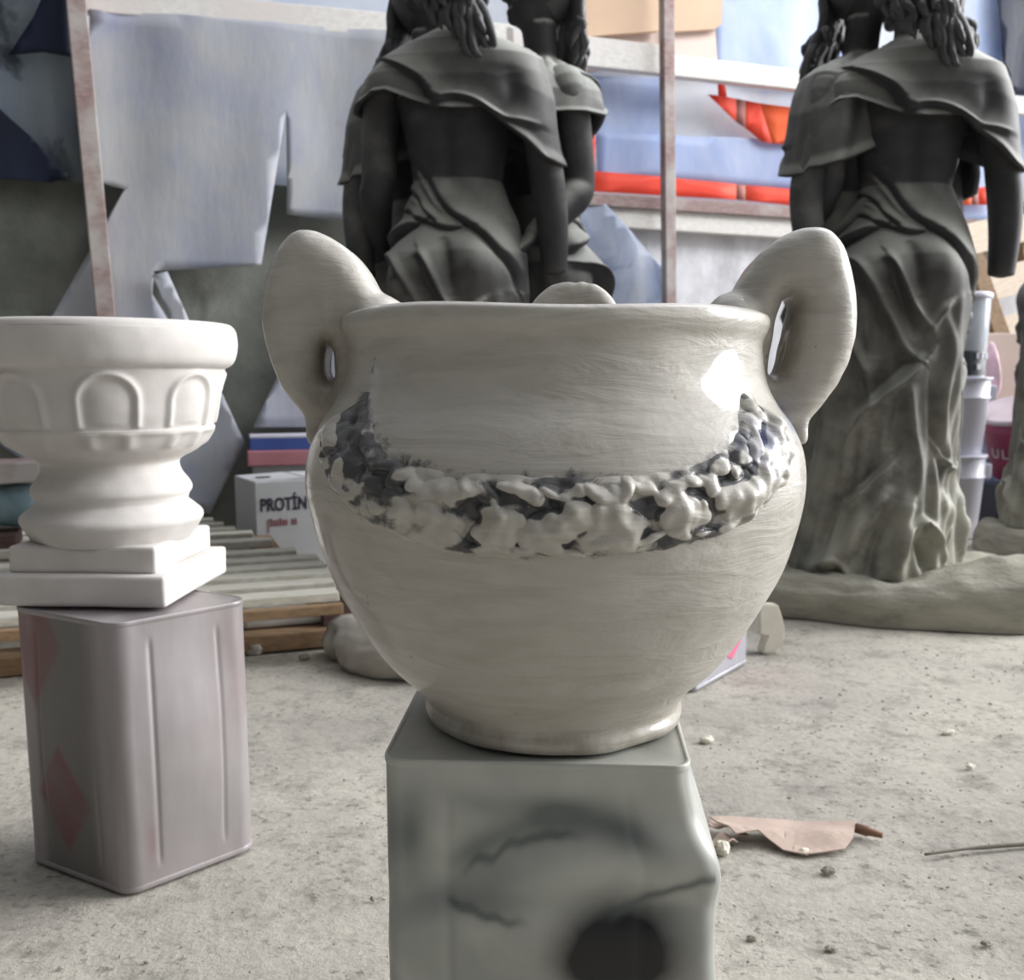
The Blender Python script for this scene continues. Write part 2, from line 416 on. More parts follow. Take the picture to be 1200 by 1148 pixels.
M['print'] = simple('white_printed_sack', srgb(206, 208, 208), .7, .1, 9)
M['green'] = simple('green_print', srgb(128, 140, 72), .7, .1, 9)
M['dirt'] = simple('grey_crumbs', srgb(146, 142, 130), .95, .25, 30)

# ================================================================== setting: ground and back wall
def build_floor():
    nx, ny = 130, 110; V = []
    for j in range(ny):
        for i in range(nx):
            x = -5+11*i/(nx-1); y = -2+9*j/(ny-1)
            V.append((x, y, 0))
    V = np.array(V); V[:, 2] = np.minimum(.004*vnoise(V, 3.1)+.002*vnoise(V, 9, 3.)-.004, 0)
    o = mesh_obj('floor', V, grid_faces(nx, ny, False), M['floor']); tag(o, 'dusty beige workshop ground', None, kind='structure')
build_floor()
WA = math.radians(23); WD = Vector((math.cos(WA), math.sin(WA), 0)); WN = Vector((math.sin(WA), -math.cos(WA), 0)); W0 = Vector((0, 4.2, 0))
def onwall(px, py, off=0.):
    r = ray(px, py); k = ((W0+WN*off-Vector((0, 0, HC))).dot(WN))/r.dot(WN)
    P = Vector((0, 0, HC))+r*k; return ((P-W0).dot(WD), P.z)
def wpt(s, z, off): return W0+WD*s+WN*off+Vector((0, 0, z))
def wall_slab(name, s0, s1, z0, z1, th, mat):
    mb = MB(); mb.box((0, 0, 0), (s1-s0, th, z1-z0))
    o = mb.build(name, mat); c = W0+WD*((s0+s1)/2)-WN*(th/2); o.location = (c.x, c.y, (z0+z1)/2); o.rotation_euler = (0, 0, WA)
    o.data.transform(Matrix.Translation(((s0+s1)/2, 0, 0))); o.location = W0-WN*(th/2)+Vector((0, 0, (z0+z1)/2))
    return o
tag(wall_slab('wall_back', -4.5, 5.5, -.02, 1.355, .18, M['concrete']), 'low concrete wall, with brighter daylight put into its colour on the right', kind='structure')
def sheet_mesh(name, poly, off, mat, amp=.012, cell=.05, seed=0., thick=.0025, parent=None, fold=1.):
    """a hung plastic sheet: outline in wall coordinates, folds in depth"""
    bm = bmesh.new(); vs = [bm.verts.new((s, z, 0)) for s, z in poly]
    f = bm.faces.new(vs); bmesh.ops.triangulate(bm, faces=[f], ngon_method='EAR_CLIP')
    P = np.array(poly); lo, hi = P.min(0), P.max(0)
    for ax in (0, 1):
        n = max(2, int((hi[ax]-lo[ax])/cell))
        for k in range(1, n):
            c = lo[ax]+(hi[ax]-lo[ax])*k/n; co = [0, 0, 0]; co[ax] = c; no = [0, 0, 0]; no[ax] = 1
            bmesh.ops.bisect_plane(bm, geom=bm.verts[:]+bm.edges[:]+bm.faces[:], plane_co=co, plane_no=no, dist=1e-5)
    bmesh.ops.remove_doubles(bm, verts=bm.verts[:], dist=1e-4)
    bm.verts.index_update(); V = []
    for v in bm.verts:
        s, z = v.co.x, v.co.y
        d = amp*(.6*math.sin(s*9*fold+z*2.2+seed)+.5*math.sin(s*17*fold-z*3.1+2*seed)+1.3*mnoise.noise(Vector((s*2.2, z*1.5, seed)))+.6*mnoise.noise(Vector((s*6, z*4, seed+4))))
        V.append(wpt(s, z, off+d+amp*1.6))
    Fc = [[v.index for v in f.verts] for f in bm.faces]; bm.free()
    o = mesh_obj(name, V, Fc, mat, parent, world=parent is not None)
    md = o.modifiers.new('thickness', 'SOLIDIFY'); md.thickness = thick; md.offset = 0
    return o
def sheet(name, pxpoly, off, mat, label, cat='plastic sheet', group=None, **k):
    poly = [onwall(x, y, off) for x, y in pxpoly]
    o = sheet_mesh(name, poly, off, mat, **k); return tag(top(o), label, cat, group)
# outer translucent sheeting above the concrete (the shed's wall skin)
o = sheet_mesh('wall_sheeting', [(-4.5, 1.33), (5.5, 1.33), (5.5, 3.4), (-4.5, 3.4)], -.12, M['sheet_out'], amp=.012, cell=.12, seed=1.3)
o.name = 'wall_upper'; tag(o, 'translucent pale plastic sheeting stretched above the concrete wall', kind='structure')

def wbar(pa, pb, wz, depth, off, mat, name, kind='trim', bev=.004):
    """timber on the wall between two pixels' wall points"""
    a = wpt(*onwall(*pa, off), off); b = wpt(*onwall(*pb, off), off)
    mb = MB(); mb.bar(a, b, depth, wz, bev, up=(0, 0, 1) if abs((b-a).normalized().z) < .7 else tuple(WD))
    return mb.build(name, mat)
o = wbar((97, 0), (600, 44), .085, .05, .06, M['wood_white'], 'trim_1'); tag(o, 'long whitewashed horizontal rail on the left', kind='structure')
o = wbar((590, 51), (778, 72), .115, .05, .06, M['wood_white'], 'trim_2'); tag(o, 'whitewashed rail crossing below the cardboard', kind='structure')
o = wbar((776, 77), (1260, 132), .085, .05, .06, M['wood_white'], 'trim_3'); tag(o, 'thin whitewashed rail right of the upright post', kind='structure')
o = wbar((640, 243), (1260, 287), .13, .06, .03, M['wood_white'], 'trim_4'); tag(o, 'rough whitewashed ledge board on top of the concrete wall', kind='structure')
o = wbar((640, 231), (1260, 272), .05, .06, .05, M['wood_pink'], 'trim_5', bev=.003); tag(o, 'thin pinkish strip above the ledge board', kind='structure')
def post(pa, pb, w, off, name, label):
    a = wpt(*onwall(*pa, off), off); b = wpt(*onwall(*pb, off), off)
    d = (a-b); b2 = b - d*((b.z)/d.z); a2 = b + d*((2.6-b.z)/d.z)
    mb = MB(); x = (a2-b2).normalized(); y = WN.cross(x).normalized(); z = x.cross(y)
    mb.box((a2+b2)/2, ((a2-b2).length, w, w*.8), M=Matrix((x, y, z)).transposed().to_4x4(), bev=.004)
    o = mb.build(name, M['wood_pink']); return tag(top(o), label, 'post')
post((89, 0), (124, 372), .062, .13, 'timber_post', 'leaning pinkish timber post at the left, in front of grey plastic')
post((781, 0), (784, 345), .052, .16, 'timber_post', 'upright slim timber post in front of the cardboard and orange strip')

# hung sheets and tarps
sheet('plastic_sheet', [(105, 12), (480, 40), (480, 268), (335, 252), (335, 212), (334, 130), (305, 311), (180, 318), (178, 345), (195, 372), (250, 440), (287, 520), (272, 548), (245, 602), (215, 590), (60, 560), (0, 520), (0, 470), (65, 365), (146, 222), (104, 212)],
      .075, M['sheet_grey'], 'large torn grey-blue plastic sheet hanging from the left rail', amp=.010, seed=2.)
sheet('plastic_sheet', [(196, 372), (178, 322), (196, 318), (250, 440), (262, 470)], .12, M['sheet_white'], 'narrow white strip of plastic folded behind the plaster urn', amp=.004, seed=3., cell=.03)
sheet('plastic_sheet', [(296, 500), (345, 400), (425, 262), (470, 264), (520, 490), (400, 500)], .10, M['sheet_grey'], 'grey-blue plastic hanging low behind the left handle of the vase', amp=.012, seed=5.)
sheet('tarp', [(-700, -120), (92, -40), (112, 216), (-120, 196), (-700, 150)], .03, M['tarp_dim'], 'dim grey-green tarp in the upper left corner', 'tarp', amp=.012, seed=4.)
sheet('tarp', [(-420, -60), (-120, 34), (0, 128), (40, 164), (84, 208), (60, 214), (-120, 202), (-420, 168)], .07, M['tarp_navy'], 'dark navy tarp edge above the concrete at far left', 'tarp', amp=.008, seed=6., cell=.04)
sheet('tarp', [(10, 66), (40, 20), (62, -30), (84, -30), (86, 68), (50, 62)], .075, M['tarp_navy'], 'small black tarp patch at top left beside the leaning post', 'tarp', amp=.006, seed=7., cell=.04)
sheet('tarp', [(620, 190), (705, 240), (722, 262), (778, 318), (800, 420), (800, 585), (560, 575), (580, 330)], .05, M['tarp_slate'], 'slate-blue tarp sloping down behind the left statue group', 'tarp', amp=.02, seed=8., cell=.05)
sheet('plastic_sheet', [(640, 88), (782, 92), (782, 176), (640, 166)], -.078, M['sheet_blue'], 'pale blue plastic between the left statue group and the slim post', amp=.006, seed=9.)
sheet('plastic_sheet', [(698, 156), (1010, 168), (1010, 232), (700, 206)], -.04, M['sheet_blue'], 'blue plastic band stretched above the long orange strip', amp=.008, seed=10.)
sheet('plastic_sheet', [(834, -30), (1010, -30), (1010, 112), (838, 86)], -.07, M['sheet_sky'], 'bright sky-blue plastic right of the cardboard', amp=.012, seed=11.)
sheet('plastic_sheet', [(1080, -40), (1230, -40), (1230, 262), (1080, 258)], -.07, M['sheet_sky'], 'bright sky-blue plastic behind the right statue group', amp=.012, seed=12.)
sheet('tarp', [(1164, -40), (1290, -40), (1290, 114), (1182, 112), (1170, 60)], .03, M['tarp_navy'], 'dark navy tarp hanging at the top right corner', 'tarp', amp=.01, seed=13.)

# orange strips seen on the sheeting, a post's shadow painted in as stripes
def banner(label, pieces, off):
    root = None
    P0 = wpt(*onwall(*pieces[0][1][0], off), off); t = thing('banner', label, 'banner', P0)
    for nm, pts, m in pieces:
        sheet_mesh(nm, [onwall(x, y, off) for x, y in pts], off, M[m], amp=.002, cell=.1, parent=t, seed=1.)
    return t
banner('long orange-red strip running under the blue plastic band', [('cloth', [(690, 200), (783, 208), (862, 216), (862, 234), (690, 224)], 'red'), ('shadow_stripe', [(862, 216), (873, 217), (873, 235), (862, 234)], 'shadow_stripe'), ('cloth', [(873, 217), (1010, 229), (1010, 249), (873, 235)], 'red')], -.005)
banner('pointed orange-red pennant beside the right statue group', [('cloth', [(829, 111), (840, 112), (862, 116), (862, 143)], 'red'), ('upright', [(840, 92), (848, 92), (851, 114), (841, 112)], 'red'), ('shadow_stripe', [(862, 116), (873, 118), (873, 150), (862, 143)], 'shadow_stripe'), ('cloth', [(873, 118), (890, 121), (905, 168), (893, 166), (873, 150)], 'red'), ('bright_cloth', [(890, 121), (1000, 136), (1000, 172), (905, 168)], 'orange')], -.005)
banner('small orange square between the right statue and its arm', [('cloth', [(1128, 222), (1138, 221), (1138, 240), (1128, 240)], 'orange'), ('shadow_stripe', [(1138, 221), (1146, 220), (1146, 240), (1138, 240)], 'shadow_stripe'), ('cloth', [(1146, 220), (1160, 218), (1160, 240), (1146, 240)], 'red')], -.005)
sheet('red_strip', [(692, 152), (697, 153), (696, 205), (691, 204)], .06, M['red'], 'narrow red edging strip beside the bent statue arm', 'strip', amp=.002, cell=.05)
sheet('plastic_sheet', [(668, 155), (691, 155), (690, 204), (668, 200)], .055, M['sheet_white'], 'small white plastic scrap beside the narrow red edging', amp=.002, cell=.05)

# cardboard tucked behind the rail
def card(pxs, off, th, mat, label, edge=None):
    pts = [onwall(x, y, off) for x, y in pxs]; n = len(pts)
    V = [wpt(s, z, off) for s, z in pts]+[wpt(s, z, off-th) for s, z in pts]
    Fc = [tuple(range(n)), tuple(range(2*n-1, n-1, -1))]+[(i, (i+1) % n, n+(i+1) % n, n+i) for i in range(n)]
    o = mesh_obj('cardboard_box', V, Fc, mat, smooth=False); return top(o)
t = card([(655, -40), (772, -40), (772, 36), (708, 41), (659, 46)], .02, .03, M['card'], '')
tag(t, 'large flattened cardboard box above the rail, left of the slim post', 'cardboard')
o = card([(636, -40), (656, -40), (660, 46), (641, 42)], -.012, .018, M['card_dk'], ''); tag(o, 'brown cardboard side panel at the left end of the flattened boxes', 'cardboard')
o = card([(650, 30), (774, 30), (774, 68), (693, 84), (652, 93)], -.034, .014, M['card_pale'], ''); tag(o, 'cardboard flap showing below the rail', 'cardboard')
o = card([(786, -40), (848, -40), (846, 28), (838, 34), (786, 37)], .02, .025, M['card'], ''); tag(o, 'cardboard box right of the slim post, upper one', 'cardboard')
o = card([(786, 30), (838, 33), (841, 72), (786, 73)], -.01, .025, M['card_pale'], ''); tag(o, 'paler cardboard box right of the slim post, under the upper one', 'cardboard')

# ================================================================== vase on the sprayed tin
TIN_TOP = .35
VC = Vector((.036, .842, TIN_TOP)); HAZ = math.radians(-3)
VPROF = [(0, .104), (.003, .111), (.010, .1135), (.018, .1115), (.026, .116), (.038, .1265), (.0605, .149), (.0985, .1736), (.136, .193), (.175, .2048), (.208, .2102), (.235, .2065), (.256, .1965), (.272, .185), (.288, .1765), (.305, .1725), (.322, .172), (.331, .1755), (.337, .177), (.343, .1755), (.346, .170)]
_vp = spline([(r, z) for z, r in VPROF], 260)
def vase_r(z): return np.interp(z, _vp[:, 1], _vp[:, 0])
SW0, SW1 = HAZ-math.radians(34), HAZ-PI+math.radians(35)
def swag_z(phi):
    t = (phi-SW0)/(SW1-SW0); return .268-.064*(1-np.minimum(np.abs(2*t-1), 1.06)**3.3)
def swag_dist(phi, z):
    """signed distance (m) up from the swag centre line, measured roughly perpendicular"""
    d = 1e-3; sl = (swag_z(phi+d)-swag_z(phi-d))/(2*d*.2)
    return (z-swag_z(phi))/np.sqrt(1+sl*sl)
def build_vase():
    t = thing('garden_vase', 'big cream glazed two-handled vase with a black-washed flower garland, on the sprayed tin', 'vase', VC)
    n = 300; prof = [(z, r) for r, z in _vp]
    prof += [(.345, .164), (.338, .158), (.30, .152), (.26, .170), (.21, .190), (.15, .182), (.08, .14), (.03, .09), (.03, .002)]
    zz = np.array([p[0] for p in prof]); rr = np.array([p[1] for p in prof]); k = len(prof)
    ph = np.linspace(0, 2*PI, n, endpoint=False)
    P, Z = np.meshgrid(ph, zz); R = np.repeat(rr[:, None], n, 1)
    xyz = np.stack([R*np.cos(P), R*np.sin(P), Z], -1).reshape(-1, 3)
    nz = (.0022*vnoise(xyz, 9)+.0010*vnoise(xyz, 26, 2.)).reshape(k, n)
    outer = (np.arange(k) < len(_vp))[:, None]
    base_j = outer*smooth01(.02-Z, 0, .02)*.004*(vnoise(xyz, 22, 5.).reshape(k, n))
    R2 = R+nz*outer+base_j
    Zr = Z+smooth01(Z, .30, .345)*(.0015*np.sin(P*2+1.)+.0012*np.sin(P*5))+ (Z < .004)*.003*np.sin(P*7)*0
    V = np.stack([R2*np.cos(P), R2*np.sin(P), Zr], -1).reshape(-1, 3)
    o = mesh_obj('vase_body', V, grid_faces(n, k), M['glaze'], t)
    Pf, Zf = P.reshape(-1), Z.reshape(-1); paint = np.zeros(len(V)); blue = np.zeros(len(V))
    for add in (0, PI):
        q = (Pf-add-SW0); q = -((-q) % (2*PI))+SW0
        inside = (q >= SW1) & (q <= SW0) & (Zf < .284)
        d = np.where(inside, swag_dist(q, Zf), 1)
        paint = np.maximum(paint, np.where(inside, .50*smooth01(-np.abs(d-.002), -.043, -.024), 0))
    for a, z0, s in ((HAZ-.22, .266, .014), (HAZ+.12, .262, .018), (HAZ-.33, .255, .007)):
        dphi = (Pf-a+PI) % (2*PI)-PI
        blue = np.maximum(blue, np.exp(-((dphi*.2)**2+(Zf-z0)**2)/s**2))
    outf = np.repeat(outer, n, 1).reshape(-1)
    brown_tint = np.zeros(len(V))
    for a in (HAZ, HAZ+PI):
        dphi = (Pf-a+PI) % (2*PI)-PI
        brown_tint = np.maximum(brown_tint, np.exp(-((dphi*.18/.06)**2+((Zf-.29)/.035)**2)))
    brown_tint = np.maximum(brown_tint, .75*smooth01(.034-Zf, 0, .02))
    set_attr(o, 'paint', paint*outf); set_attr(o, 'blue', blue*outf); set_attr(o, 'brown_tint', brown_tint*outf)
    # handles
    def handle(az, seed, outer, hole):
        cu = bpy.data.curves.new('ear', 'CURVE'); cu.dimensions = '2D'; cu.fill_mode = 'BOTH'; cu.extrude = .012; cu.bevel_depth = .021; cu.bevel_resolution = 6; cu.offset = -.019
        for pts in (outer, hole):
            q = spline(list(pts)+[pts[0]], len(pts)*5)[:-1]
            sp = cu.splines.new('POLY'); sp.points.add(len(q)-1); sp.use_cyclic_u = True
            for i, (u, z) in enumerate(q): sp.points[i].co = (u, z, 0, 1)
        tmp = bpy.data.objects.new('tmp', cu); COL.objects.link(tmp); bpy.context.view_layer.update()
        me = bpy.data.meshes.new_from_object(tmp.evaluated_get(bpy.context.evaluated_depsgraph_get()))
        bpy.data.objects.remove(tmp); bpy.data.curves.remove(cu)
        # little clay roots under the ear, joined before remeshing
        mb = MB(); mb.V = [v.co[:] for v in me.vertices]; mb.F = [tuple(f.vertices) for f in me.polygons]
        mb.ell((.148, .340, 0), (.026, .024, .050), n=24)
        for q, w in ((-.020, .008), (-.002, .0085), (.017, .008)):
            mb.tube([(.200, .275, q*.8), (.2015, .252, q), (.204, .230+abs(q)*.5, q*1.2)], [.011, w, w*.7], 12)
        me2 = bpy.data.meshes.new('ear'); me2.from_pydata(mb.V, [], mb.F); o2 = bpy.data.objects.new('tmp', me2); COL.objects.link(o2)
        bm = bmesh.new(); bm.from_mesh(me2); bmesh.ops.remove_doubles(bm, verts=bm.verts[:], dist=1e-5); bmesh.ops.recalc_face_normals(bm, faces=bm.faces); bm.to_mesh(me2); bm.free()
        r = o2.modifiers.new('r', 'REMESH'); r.mode = 'VOXEL'; r.voxel_size = .0028
        sm_ = o2.modifiers.new('s', 'SMOOTH'); sm_.iterations = 10; sm_.factor = .6
        bpy.context.view_layer.update()
        me3 = bpy.data.meshes.new_from_object(o2.evaluated_get(bpy.context.evaluated_depsgraph_get()))
        bpy.data.objects.remove(o2)
        L3 = np.array([v.co[:] for v in me3.vertices]); Fc = [tuple(f.vertices) for f in me3.polygons]; bpy.data.meshes.remove(me3)
        c, s_ = math.cos(az), math.sin(az)
        L3 = L3+np.stack([.0022*vnoise(L3, 24, seed), .0022*vnoise(L3, 24, seed+3), .0030*vnoise(L3, 20, seed+6)], -1)+.0007*np.stack([vnoise(L3, 70, seed), vnoise(L3, 70, seed+3), vnoise(L3, 70, seed+6)], -1)
        V = np.stack([L3[:, 0]*c-s_*L3[:, 2], L3[:, 0]*s_+c*L3[:, 2], L3[:, 1]], -1)
        o = mesh_obj('handle', V, Fc, M['glaze'], t)
        hc = np.mean(np.array(hole), 0)
        d = np.hypot((L3[:, 0]-hc[0])/.022, (L3[:, 1]-hc[1]+.004)/.058)
        gr = .85*np.clip(1.35-d, 0, 1)
        set_attr(o, 'paint', .40*smooth01(-L3[:, 1], -.262, -.24)); set_attr(o, 'blue', np.zeros(len(V))); set_attr(o, 'brown_tint', gr)
        return o
    OUT = [(.135, .318), (.142, .345), (.156, .374), (.167, .391), (.181, .403), (.195, .411), (.208, .414), (.221, .410), (.232, .399), (.2400, .381), (.2440, .360), (.2440, .335), (.240, .313), (.2325, .291), (.219, .272), (.204, .256), (.188, .248), (.165, .25), (.150, .28)]
    HOLE_R = [(.1785, .345), (.184, .360), (.1945, .362), (.1975, .351), (.1935, .328), (.190, .307), (.186, .296), (.179, .293), (.174, .299), (.176, .325)]
    HOLE_L = [(.184, .318), (.189, .326), (.1955, .320), (.1965, .298), (.190, .289), (.183, .292)]
    handle(HAZ, 1., OUT, HOLE_R); handle(HAZ-PI, 4., [(u-.002, z) for u, z in OUT], HOLE_L)
    # raised crest on the far rim
    V = []; nu, nv = 40, 18
    for j in range(nv):
        for i in range(nu):
            a = math.radians(62)+math.radians(38)*i/(nu-1); x = 2*i/(nu-1)-1
            hgt = .062*(max(0, 1-abs(x)**2.6))**.6
            tt = j/(nv-1)*2*PI
            r = .163+.013*math.cos(tt); z = .328+ (hgt*.5)*(1+math.sin(tt))*.98+.002*mnoise.noise(Vector((i*.3, j*.4, 1)))
            V.append((r*math.cos(a), r*math.sin(a), z))
    Fc = []
    for j in range(nv-1):
        for i in range(nu-1): Fc.append((j*nu+i, j*nu+i+1, (j+1)*nu+i+1, (j+1)*nu+i))
    o = mesh_obj('rim_crest', V, Fc, M['glaze'], t)
    for nm in ('paint', 'blue', 'brown_tint'): set_attr(o, nm, np.zeros(len(V)))
    # garlands
    R_ = random.Random(11)
    blobs = []   # (s along, w across, ra, rb, h, rot) in metres across, radians along
    L = abs(SW1-SW0)
    s = .10
    while s < L-.08:
        w0 = R_.uniform(-.008, -.004)
        for q in range(R_.choice((2, 2, 3))):
            blobs.append((s+q*R_.uniform(.050, .065), w0+R_.uniform(-.004, .004), R_.uniform(.085, .11), R_.uniform(.0135, .017), R_.uniform(.0055, .0085), R_.uniform(-.25, .25)))
        blobs.append((s+.06, w0-.010, .06, .006, .006, R_.uniform(-.3, .3)))
        s += R_.uniform(.17, .22)
    s = .04
    while s < L-.04:
        blobs.append((s, R_.uniform(.010, .020), R_.uniform(.06, .11), R_.uniform(.0045, .0075), R_.uniform(.0035, .0065), R_.uniform(-.7, .7))); s += R_.uniform(.045, .08)
    s = .10
    while s < L-.10:
        blobs.append((s, R_.uniform(-.023, -.016), R_.uniform(.05, .11), R_.uniform(.0035, .006), R_.uniform(.003, .006), R_.uniform(-.5, .5))); s += R_.uniform(.06, .10)
    for q in (.0, .03, .07, .11, L-.11, L-.07, L-.03, L):
        blobs.append((q, R_.uniform(-.014, .014), R_.uniform(.03, .06), R_.uniform(.006, .010), R_.uniform(.006, .010), R_.uniform(-1.2, 1.2)))
    nu, nv = 760, 90; hw = .032
    ss = np.linspace(-.03, L+.03, nu); ww = np.linspace(-hw, hw, nv)
    S, Wg = np.meshgrid(ss, ww)
    wf = np.stack([S*.2, Wg, S*0], -1).reshape(-1, 3)
    Sw = S+.05*vnoise(wf, 40, 9.).reshape(S.shape)+.025*vnoise(wf, 95, 5.).reshape(S.shape); Ww = Wg+.0030*vnoise(wf, 45, 3.).reshape(S.shape)+.0020*vnoise(wf, 100, 6.).reshape(S.shape)
    H = np.zeros_like(S)
    for (s, w, ra, rb, h, rot) in blobs:
        dx = (Sw-s)*.2; dy = Ww-w; c, sn = math.cos(rot), math.sin(rot)
        X = dx*c+dy*sn; Y = -dx*sn+dy*c
        q = 1-(X/(ra*.2*.75))**2-(Y/rb)**2
        H = H+(h*np.clip(q, 0, 1)**.6)**5
    H = H**.2
    for add in (0, PI):
        phi = SW0-S; z = swag_z(phi)+0
        d = 1e-3; sl = -(swag_z(phi+d)-swag_z(phi-d))/(2*d*.2)
        nx, nzv = -sl/np.sqrt(1+sl*sl), 1/np.sqrt(1+sl*sl)
        PH = phi-Wg*nx/.2; Zg = z+Wg*nzv
        PH = PH+add
        ff = np.stack([np.cos(PH)*.2, np.sin(PH)*.2, Zg], -1).reshape(-1, 3)
        rough = (.0020*vnoise(ff, 48, 1.)+.0016*vnoise(ff, 105, 2.)).reshape(S.shape)
        edge = np.minimum(smooth01(hw-np.abs(Wg), 0, .010), smooth01(np.minimum(S+.03, L+.03-S), 0, .06))
        Rg = vase_r(Zg)+(H*1.0+.0020+.003*np.exp(-(Wg/.018)**2)+rough*1.6)*edge-.0025*(1-edge)
        V = np.stack([Rg*np.cos(PH), Rg*np.sin(PH), Zg], -1).reshape(-1, 3)
        o = mesh_obj('garland', V, grid_faces(nu, nv, False), M['glaze'], t)
        low = 1-smooth01(H+rough*1.6-.0028*smooth01(S, L*.5, L*.78), .0017, .0058)
        pn = .5+.9*vnoise(ff, 14, 7.).reshape(S.shape)
        paint = low*np.clip(.70+1.0*(pn-.45)+.4*smooth01(S, L*.55, L*.9), 0, 1)*(.80+.55*smooth01(Ww, -.006, .004)*smooth01(-Ww, -.020, -.010))*(1-.35*smooth01(-Wg, .012, .03))*smooth01(edge, .1, .8)
        paint = np.maximum(paint, .36*smooth01(-H, -.0085, -.005)*(H > 0))
        paint = paint*np.clip(.95+1.1*vnoise(ff*np.array([1, 1, 2.2]), 42, 3.).reshape(S.shape), .15, 1.1)
        bl = np.zeros_like(S)
        if add == 0: bl = np.exp(-((S-.16)*.2/.012)**2-((Wg-.012)/.012)**2)
        set_attr(o, 'paint', paint.reshape(-1)); set_attr(o, 'blue', bl.reshape(-1)); set_attr(o, 'brown_tint', np.zeros(S.size))
        o['label'] = 'relief garland of flowers with black paint in its hollows'
build_vase()

# ================================================================== square tins
def tin_outline(c4, r, nseg=12, nedge=84):
    """rounded polygon: list of (x, y, edge index, param along edge)"""
    n = len(c4); out = []
    C = [Vector((p[0], p[1])) for p in c4]
    for i in range(n):
        p, q, s = C[i-1], C[i], C[(i+1) % n]
        a = (p-q).normalized(); b = (s-q).normalized()
        ang = a.angle(b); d = r/math.tan(ang/2); st = q+a*d; en = q+b*d
        cen = q+(a+b).normalized()*(r/math.sin(ang/2))
        v0, v1 = st-cen, en-cen; th = v0.angle(v1)
        for k in range(nseg+1):
            f = k/nseg; v = (v0*math.sin((1-f)*th)+v1*math.sin(f*th))/math.sin(th)
            out.append((cen.x+v.x, cen.y+v.y, i-1 if f < .5 else i, 1. if f < .5 else 0.))
        p2, q2 = C[i], C[(i+1) % n]
        st2 = en; b2 = (p2-q2).normalized(); s2 = C[(i+2) % n]; ang2 = b2.angle((s2-q2).normalized()); en2 = q2+b2*(r/math.tan(ang2/2))
        for k in range(1, nedge):
            f = k/nedge; v = st2.lerp(en2, f); out.append((v.x, v.y, i, f))
    return out
def make_tin(t, c4, h, r, mat, matrim, deform, attrs, nrow=120):
    ol = tin_outline(c4, r); n = len(ol); cx = sum(p[0] for p in c4)/len(c4); cy = sum(p[1] for p in c4)/len(c4)
    V = []; info = []
    zs = list(np.linspace(.008, h-.006, nrow))
    for z in zs:
        for (x, y, ei, f) in ol:
            g = .0016*(math.exp(-((f-.17)/.022)**2)+math.exp(-((f-.83)/.022)**2))*smooth01(np.array(min(z-.02, h-.02-z)), 0, .02)
            d = Vector((x-cx, y-cy)); nrm = d.normalized(); dx, dy = deform(x, y, z, ei, f)
            V.append((x-nrm.x*g+dx, y-nrm.y*g+dy, z)); info.append((z/h, ei % len(c4), f))
    o = mesh_obj('tin_body', V, grid_faces(n, nrow), mat, t, world=True)
    for nm, fn in attrs.items(): set_attr(o, nm, [fn(*i) for i in info])
    def loop(scale_off, z):
        L = []
        for (x, y, ei, f) in ol:
            d = Vector((x-cx, y-cy)); k = (d.length+scale_off)/d.length; dx, dy = deform(x, y, min(max(z, .008), h-.006), ei, f)
            L.append((cx+d.x*k+dx, cy+d.y*k+dy, z))
        return L
    mb = MB(); Vr = loop(0, h-.007)+loop(.0010, h-.005)+loop(.0012, h-.001)+loop(.0006, h)+loop(-.0025, h)+loop(-.004, h-.003)+loop(-.004, h-.005)
    mb.add(Vr, grid_faces(n, 7)); rm = mb.build('top_seam', matrim, t, True, True)
    for nm in attrs: set_attr(rm, nm, np.zeros(len(Vr)))
    mb = MB(); Lp = loop(-.003, h-.0012)+loop(-.012, h-.0012)+loop(-.016, h-.0022); m = len(Lp); Lp.append((cx, cy, h-.0022))
    mb.add(Lp, grid_faces(n, 3)+[(2*n+i, 2*n+(i+1) % n, m) for i in range(n)]); tp = mb.build('top_panel', matrim, t, True, True)
    for nm in attrs: set_attr(tp, nm, np.zeros(len(Lp)))
    mb = MB(); Vb = loop(0, .008)+loop(.0008, .006)+loop(.001, .002)+loop(0, .0)+loop(-.01, .0); m = len(Vb); Vb.append((cx, cy, .001))
    mb.add(Vb, grid_faces(n, 5)+[(4*n+i, 4*n+(i+1) % n, m) for i in range(n)]); bs = mb.build('bottom_seam', matrim, t, True, True)
    for nm in attrs: set_attr(bs, nm, np.zeros(len(Vb)))
    return o
def sm(x, a, b): return float(smooth01(np.array(float(x)), a, b))
def g2(dx, dy, sx, sy): return math.exp(-(dx/sx)**2-(dy/sy)**2)
# --- the sprayed tin under the vase
FL, FR = Vector((-.101, .733)), Vector((.137, .717)); ex = (FR-FL); ey = Vector((-ex.y, ex.x))
BL, BR = FL+ey*.98, FR+ey*.98
tc_ = (FL+FR+BL+BR)/4
t = thing('square_tin', 'dented square tin with grey paint and black spray stains, under the big vase', 'tin', (tc_.x, tc_.y, 0))
def dent_c(x, y, z, ei, f):
    dx = dy = 0.
    right = sm(x, tc_.x-.02, tc_.x+.12)
    dx += .026*right*sm(-z, -.344, -.245)
    dx += .0022*right*math.sin(z*50+1)*sm(-z, -.33, -.28)
    front = sm(-(y-tc_.y), .06, .11)
    # creased dent lines across the front
    u = (x-FL.x)/.24; v = z
    line = .262+.045*math.sin((u-.30)*3.0)+(.03 if u > .45 else 0)*0
    dy += front*(.006*math.exp(-((v-line)/.020)**2) - .005*math.exp(-((v-line+.03)/.03)**2))
    dy += front*.007*g2(u-.82, v-.235, .25, .015)
    dy -= front*.008*g2(u-.55, v-.20, .3, .05)
    return dx, dy
